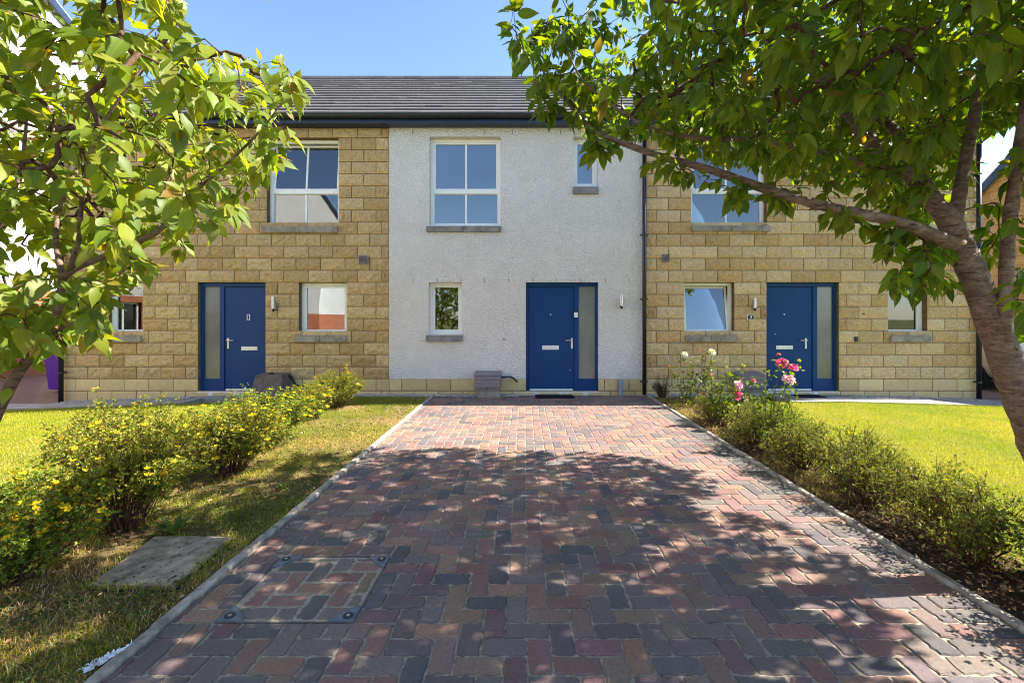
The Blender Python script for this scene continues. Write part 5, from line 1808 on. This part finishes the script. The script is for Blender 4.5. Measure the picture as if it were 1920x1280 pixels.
rim = [a * (n + 1) for a in range(n)] + [n * (n + 1) + b for b in range(n)] + [a * (n + 1) + n for a in range(n, 0, -1)] + [b for b in range(n, 0, -1)]
rv = [V[i] for i in rim] + [(V[i][0], V[i][1], -0.03) for i in rim]
m = len(rim)
mb.add(rv, [(i, i + m, (i + 1) % m + m, (i + 1) % m) for i in range(m)])
mb.build('lid', M['slab'], sl)
MB().add([(-2.300, 2.345, 0.004), (-1.835, 2.335, 0.004), (-1.858, 2.872, 0.008), (-2.368, 2.878, 0.008), (-2.305, 2.335, -0.04), (-1.825, 2.325, -0.04), (-1.85, 2.885, -0.04), (-2.375, 2.89, -0.04)],
         [(0, 1, 2, 3), (0, 4, 5, 1), (1, 5, 6, 2), (2, 6, 7, 3), (3, 7, 4, 0)]).build('frame', M['dark'], sl)

def slab_edge(n):
    a = rng.uniform(0, 4, n); i = a.astype(int); f = (a - i)[:, None]
    Q = np.array(q + [q[0]])
    p = Q[i] * (1 - f) + Q[i + 1] * f
    return p + (p - np.mean(q, 0)) * np.abs(rng.normal(0, 0.05, (n, 1)))


blades('edge_grass', 900, slab_edge, (0.02, 0.075), (0.0012, 0.0024), GREEN[:4] + STRAW[:2], 'grass creeping over the rim of the concrete cover', 1.3,
       accept=lambda p: fieldn(p, 5) > rng.normal(-0.2, 0.5, len(p)))
# crumpled litter
V, Fq = [], []
nu, nv = 26, 10
cpt = P(203, 1240, 1.865) * (1, 1, 0)
ax = np.array([0.045, 0.085, 0])
for i in range(nu + 1):
    for j in range(nv + 1):
        u, v = i / nu - 0.5, j / nv - 0.5
        wv = 0.052 * (1 - 0.6 * (u + 0.5))
        V.append(cpt + ax * 1.05 * u * 1.6 + np.array([0.85, -0.4, 0]) * v * wv + np.array([0, 0, 0.022 + rng.normal(0, 0.008) - 0.03 * abs(v)]) + rng.normal(0, 0.004, 3))
V = np.array(V); V[:, 2] = np.maximum(V[:, 2], 0.012)
idx = np.arange((nu + 1) * (nv + 1)).reshape(nu + 1, nv + 1)
qd = np.stack([idx[:-1, :-1], idx[1:, :-1], idx[1:, 1:], idx[:-1, 1:]], -1).reshape(-1, 4)
o = link_mesh(mesh_np('paper_litter', V, [qd]), 'paper_litter', M['paper'])
setp(o, 'scrap of crumpled white paper lying against the left kerb', 'litter')


# dead leaves and clover-like ground cover
def litter(name, n, x0, x1, y0, y1, size, cols, label, cat, flat=0.6, mat='litter', accept=None, z=0.012):
    p = np.stack([rng.uniform(x0, x1, n), rng.uniform(y0, y1, n)], 1)
    if accept is not None: p = p[accept(p)]
    n = len(p)
    pos = np.concatenate([p, (gz(p[:, 0]) + z + rng.uniform(0, 0.02, n))[:, None]], 1)
    D = norm(rng.normal(size=(n, 3)) * (1, 1, flat * 0.5))
    L = rng.uniform(*size, n)
    c = np.array(cols)[rng.integers(len(cols), size=n)] * rng.uniform(0.7, 1.25, (n, 1))
    V, Fq, C = small_leaves(pos, D, L, L * rng.uniform(0.4, 0.75, n), c)
    V[:, 2] = np.maximum(V[:, 2], 0.003 + gz(V[:, 0]))
    o = link_mesh(mesh_np(name, V, [Fq], {'Col': C}), name, M[mat])
    return setp(o, label, cat, kind='stuff')


BR = [(0.20, 0.10, 0.045), (0.28, 0.17, 0.08), (0.13, 0.065, 0.035), (0.34, 0.24, 0.13), (0.09, 0.05, 0.03)]
litter('dead_leaves', 4200, DX1 + 0.06, 3.0, 1.6, 7.9, (0.012, 0.045), BR, 'brown dead leaves under the bushes right of the driveway', 'dead leaves')
litter('dead_leaves', 3600, -3.0, DX0 - 0.06, 1.2, 6.0, (0.008, 0.035), BR, 'brown crumbled leaves and soil on the verge left of the driveway', 'dead leaves', accept=lambda p: fieldn(p + 9, 2.4) > rng.normal(0.1, 0.5, len(p)))
CLV = [(0.07, 0.11, 0.02), (0.10, 0.14, 0.025), (0.13, 0.15, 0.03), (0.05, 0.085, 0.018)]
litter('ground_cover', 15000, -3.1, DX0 - 0.08, 1.15, 4.2, (0.010, 0.026), CLV, 'small leaved green weeds covering the near verge', 'weeds', 0.5, 'shrubleaf',
       accept=lambda p: fieldn(p + 50, 2.2) + 0.5 * fieldn(p, 6) > rng.normal(0.0, 0.45, len(p)), z=0.016)
litter('ground_cover', 2600, -2.6, DX0 - 0.08, 4.2, 8.0, (0.010, 0.028), CLV, 'scattered green weeds in the dry far verge', 'weeds', 0.5, 'shrubleaf')


def weed(x, y, n, size, label, cols=CLV):
    """a rosette of strap leaves"""
    r = empty('weed_tuft', (x, y, 0), label, 'weed', 'leafy weeds on the left verge')
    a = rng.uniform(0, 2 * np.pi, n)
    D = np.stack([np.cos(a), np.sin(a), rng.uniform(0.5, 2.0, n)], 1)
    pos = np.stack([0.012 * np.cos(a), 0.012 * np.sin(a), 0 * a], 1)
    L = rng.uniform(0.6, 1.1, n) * size
    c = np.array(cols)[rng.integers(len(cols), size=n)] * rng.uniform(0.9, 1.5, (n, 1))
    N = np.stack([-np.cos(a), -np.sin(a), np.full(n, 0.9)], 1)
    link_mesh(leaves_mesh('leaves', pos, D, N, L, L * 0.22, c, 0.45, 0.2), 'leaves', M['shrubleaf'], r)


weed(-2.30, 2.95, 22, 0.17, 'bright green tuft of broad weed leaves at the far corner of the concrete cover')
weed(-2.02, 3.75, 16, 0.10, 'pale green weed tuft in the dry grass beyond the concrete cover')
weed(-1.95, 2.28, 14, 0.07, 'low weed tuft against the near edge of the concrete cover')
weed(-2.62, 1.98, 18, 0.13, 'dark green broad leaved weed at the bottom left under the bush')
weed(-2.05, 1.78, 12, 0.06, 'small green weed in shade behind the paper scrap')

# ------------------------------------------------------------------ beyond
def gable_house(name, label, x, y0, y1, yr, z_e0, z_e1, zr, depth, sgn, wallmat, basemat, basez, wins, y_base=-0.2):
    """building with a gable wall in the plane x; sgn +1: building lies at greater x"""
    r = empty(name, (x, (y0 + y1) / 2, -0.15), label, 'house')
    xb = x + sgn * depth
    ox = x + sgn * 0.0
    mb = MB()
    # gable wall above the base
    ops = wins
    zt = min(z_e0, z_e1)
    ys = sorted({y0, y1, *[o[0] for o in ops], *[o[1] for o in ops]})
    zs = sorted({basez, zt, *[o[2] for o in ops if o[2] > basez], *[o[3] for o in ops if o[3] > basez]})
    bm = MB()
    zs2 = sorted({y_base, basez, *[min(o[2], basez) for o in ops], *[min(o[3], basez) for o in ops]})
    for grid, tgt in ((zs, mb), (zs2, bm)):
        for i in range(len(ys) - 1):
            for j in range(len(grid) - 1):
                cy, cz = (ys[i] + ys[i + 1]) / 2, (grid[j] + grid[j + 1]) / 2
                if any(o[0] < cy < o[1] and o[2] < cz < o[3] for o in ops): continue
                xx = ox if tgt is mb else ox - sgn * 0.02
                tgt.quad((xx, ys[i], grid[j]), (xx, ys[i + 1], grid[j]), (xx, ys[i + 1], grid[j + 1]), (xx, ys[i], grid[j + 1]))
    mb.add([(ox, y0, zt), (ox, y1, zt), (ox, y1, z_e1), (ox, yr, zr), (ox, y0, z_e0)], [(0, 1, 2, 3, 4)])
    for yy, ze in ((y0, z_e0), (y1, z_e1)):
        mb.quad((ox, yy, basez), (xb, yy, basez), (xb, yy, ze), (ox, yy, ze))
        bm.quad((ox, yy, y_base), (xb, yy, y_base), (xb, yy, basez), (ox, yy, basez))
    mb.build('wall', wallmat, r)
    bm.build('base_wall', basemat, r)
    rb = MB()
    th = 0.16
    xo = x - sgn * 0.12
    for ya, za, yb, zb in ((y0 - 0.3, z_e0 - 0.3 * (zr - z_e0) / (yr - y0), yr, zr), (y1 + 0.3, z_e1 - 0.3 * (zr - z_e1) / (y1 - yr), yr, zr)):
        rb.add([(xo, ya, za + 0.02), (xb, ya, za + 0.02), (xb, yb, zb + 0.02), (xo, yb, zb + 0.02), (xo, ya, za + th), (xb, ya, za + th), (xb, yb, zb + th), (xo, yb, zb + th)],
               [(0, 1, 2, 3), (4, 7, 6, 5), (0, 4, 5, 1), (1, 5, 6, 2), (3, 2, 6, 7), (0, 3, 7, 4)])
    rb.build('roof', M['tile'], r)
    vb = MB()
    for ya, za, yb, zb in ((y0 - 0.3, z_e0 - 0.3 * (zr - z_e0) / (yr - y0), yr, zr), (y1 + 0.3, z_e1 - 0.3 * (zr - z_e1) / (y1 - yr), yr, zr)):
        a, b = xo - sgn * 0.025, xo - sgn * 0.001
        vb.add([(a, ya, za - 0.14), (a, yb, zb - 0.14), (a, yb, zb + 0.10), (a, ya, za + 0.10), (b, ya, za - 0.14), (b, yb, zb - 0.14), (b, yb, zb + 0.10), (b, ya, za + 0.10)],
               [(0, 1, 2, 3), (4, 7, 6, 5), (0, 4, 5, 1), (1, 5, 6, 2), (2, 6, 7, 3), (3, 7, 4, 0)])
    vb.build('bargeboard', M['navy'], r)
    for o in ops:
        f = MB()
        xa, xb2 = ox + sgn * 0.10, ox + sgn * 0.16
        lo, hi = min(xa, xb2), max(xa, xb2)
        for a, b, c, d in ((o[0], o[0] + 0.06, o[2], o[3]), (o[1] - 0.06, o[1], o[2], o[3]), (o[0] + 0.06, o[1] - 0.06, o[2], o[2] + 0.06), (o[0] + 0.06, o[1] - 0.06, o[3] - 0.06, o[3]),
                           ((o[0] + o[1]) / 2 - 0.03, (o[0] + o[1]) / 2 + 0.03, o[2] + 0.06, o[3] - 0.06)):
            f.box(lo, hi, a, b, c, d)
        wn = f.build('window', M['upvc'], r)
        MB().box(lo + 0.02, lo + 0.03, o[0] + 0.03, o[1] - 0.03, o[2] + 0.03, o[3] - 0.03).build('pane', M['carglass'], wn)
        sgx = sorted((ox - sgn * 0.06, ox + sgn * 0.2))
        MB().box(sgx[0], sgx[1], o[0] - 0.05, o[1] + 0.05, o[2] - 0.12, o[2] - 0.001).build('sill', M['sill'], wn)
    return r


ha = gable_house('gabled_house', 'tall white rendered gable on an orange brick base beyond the left lawn', -13.6, -0.5, 14.6, 7.0, 9.4, 9.4, 14.1, 9, -1, M['render2'], M['redblock'], 2.22,
                 [(1.2, 2.4, 0.9, 2.0), (3.6, 4.8, 0.9, 2.0), (8.2, 9.4, 4.4, 5.7)])
vb = frame_bars(MB(), 0, 0.2, 0, 0.2, 0.015, 0, 0.02)
vv = MB()
yv, zv = 11.82, H + (598 - 238) * 11.82 / F
vv.box(-13.60, -13.57, yv - 0.11, yv + 0.11, zv - 0.11, zv + 0.11)
for k in range(6):
    vv.box(-13.569, -13.562, yv - 0.095, yv + 0.095, zv - 0.09 + 0.03 * k, zv - 0.075 + 0.03 * k)
vv.build('vent', M['boxgrey'], ha)
gable_house('gabled_house', 'white rendered gabled house on a brick base across the road, mirrored in the windows', -13.6, -19.0, -4.5, -11.0, 7.6, 7.6, 10.6, 9, -1, M['render2'], M['redblock'], 1.75,
            [(-8.0, -6.8, 3.6, 4.8)])
gable_house('gabled_house', 'sandstone house end with dark sloping bargeboard behind the leaning trunk', 12.5, 8.6, 15.5, 10.4, 4.85, 2.2, 6.35, 8, 1, M['tanblock'], M['tanblock'], 0.6, [])

# wheelie bin
bn = empty('wheelie_bin', (-9.85, 9.7, -0.13), 'purple wheelie bin standing behind the corner of the left house', 'bin')
bz = -0.13
mb = MB().add([(-10.08, 9.48, bz + .06), (-9.62, 9.48, bz + .06), (-9.62, 9.95, bz + .06), (-10.08, 9.95, bz + .06), (-10.14, 9.42, bz + .98), (-9.56, 9.42, bz + .98), (-9.56, 10.05, bz + .98), (-10.14, 10.05, bz + .98)],
              [(0, 3, 2, 1), (4, 5, 6, 7), (0, 1, 5, 4), (1, 2, 6, 5), (2, 3, 7, 6), (3, 0, 4, 7)])
mb.build('body', M['purple'], bn, bevel=0.02)
MB().box(-10.16, -9.54, 9.39, 10.07, bz + .982, bz + 1.05).build('lid', M['purple'], bn, bevel=0.02)
for xx in (-10.10, -9.64):
    MB().tube([(xx, 9.98, bz + 0.1), (xx + 0.05, 9.98, bz + 0.1)], 0.1, 18).build('wheel', M['rubber'], bn)
MB().tube([(-10.05, 10.11, bz + 0.98), (-9.65, 10.11, bz + 0.98)], 0.016, 8).build('handle', M['purple'], bn)

# parked car
cx, cy0, cz = 10.55, 9.0, -0.09
car = empty('parked_car', (cx, cy0 + 2, cz), 'cream parked car behind the cherry trunk at the right', 'car')
ST = [(0.0, 0.70, 0.35, 0.80, 0.82, 0.62), (0.10, 0.82, 0.26, 0.88, 1.02, 0.62), (0.45, 0.86, 0.20, 0.92, 1.38, 0.60), (1.1, 0.87, 0.18, 0.93, 1.46, 0.60), (2.0, 0.87, 0.18, 0.92, 1.45, 0.59),
      (2.7, 0.87, 0.18, 0.90, 1.25, 0.57), (3.05, 0.87, 0.18, 0.89, 0.95, 0.60), (3.6, 0.85, 0.20, 0.80, 0.84, 0.60), (4.0, 0.76, 0.26, 0.66, 0.70, 0.55), (4.08, 0.66, 0.36, 0.55, 0.58, 0.5)]
V, m = [], 12
for (s, wd, zb, zbelt, zroof, wr) in ST:
    half = [(wd * 0.88, zb), (wd, zb + 0.16), (wd * 1.0, (zb + zbelt) / 2 + 0.1), (wd * 0.96, zbelt), (wr + 0.06, zroof - 0.05), (wr * 0.6, zroof)]
    for x, z in half: V.append((cx + x, cy0 + s, cz + z))
    for x, z in half[::-1]: V.append((cx - x, cy0 + s, cz + z))
nS = len(ST)
fs = [(i * m + k, (i + 1) * m + k, (i + 1) * m + (k + 1) % m, i * m + (k + 1) % m) for i in range(nS - 1) for k in range(m)]
fs += [tuple(range(m)), tuple((nS - 1) * m + k for k in range(m))[::-1]]
body = MB().add(V, fs).build('body', M['carpaint'], car, smooth=True)
sm = body.modifiers.new('sub', 'SUBSURF'); sm.levels = 2; sm.render_levels = 2
for sg in (1, -1):
    for (sa, sb_) in ((0.55, 1.45), (1.52, 2.35)):
        g = MB()
        pa = []
        for s in (sa, sb_):
            k = [i for i in range(nS - 1) if ST[i][0] <= s <= ST[i + 1][0]][0]
            u = (s - ST[k][0]) / (ST[k + 1][0] - ST[k][0])
            q = [ST[k][j] * (1 - u) + ST[k + 1][j] * u for j in range(6)]
            pa += [(cx + sg * (q[1] * 0.95 + 0.0), cy0 + s, cz + q[3] + 0.03), (cx + sg * (q[5] + 0.10), cy0 + s, cz + q[4] - 0.12)]
        g.quad(pa[0], pa[2], pa[3], pa[1])
        go = g.build('side_window', M['carglass'], car)
        so_ = go.modifiers.new('thick', 'SOLIDIFY'); so_.thickness = 0.03; so_.offset = 0
for sx in (1, -1):
    for sy in (0.72, 3.25):
        wx = cx + sx * 0.80
        wh = MB().tube([(wx - 0.09, cy0 + sy, cz + 0.31), (wx + 0.09, cy0 + sy, cz + 0.31)], 0.31, 28).build('wheel', M['rubber'], car)
        MB().tube([(wx + sx * 0.091 - 0.004, cy0 + sy, cz + 0.31), (wx + sx * 0.10, cy0 + sy, cz + 0.31)], 0.2, 20).build('rim', M['steel'], wh)
MB().add([(cx - 0.5, cy0 + 0.13, cz + 1.0), (cx + 0.5, cy0 + 0.13, cz + 1.0), (cx + 0.46, cy0 + 0.36, cz + 1.30), (cx - 0.46, cy0 + 0.36, cz + 1.30)], [(0, 1, 2, 3)]).build('rear_window', M['carglass'], car)
for sx in (1, -1):
    MB().box(cx + sx * 0.66 - 0.08, cx + sx * 0.66 + 0.08, cy0 + 0.0, cy0 + 0.10, cz + 0.62, cz + 0.86).build('tail_lamp', M['redlamp'], car, bevel=0.02)
MB().box(cx - 0.72, cx + 0.72, cy0 - 0.05, cy0 + 0.12, cz + 0.28, cz + 0.52).build('bumper', M['black'], car, bevel=0.04)
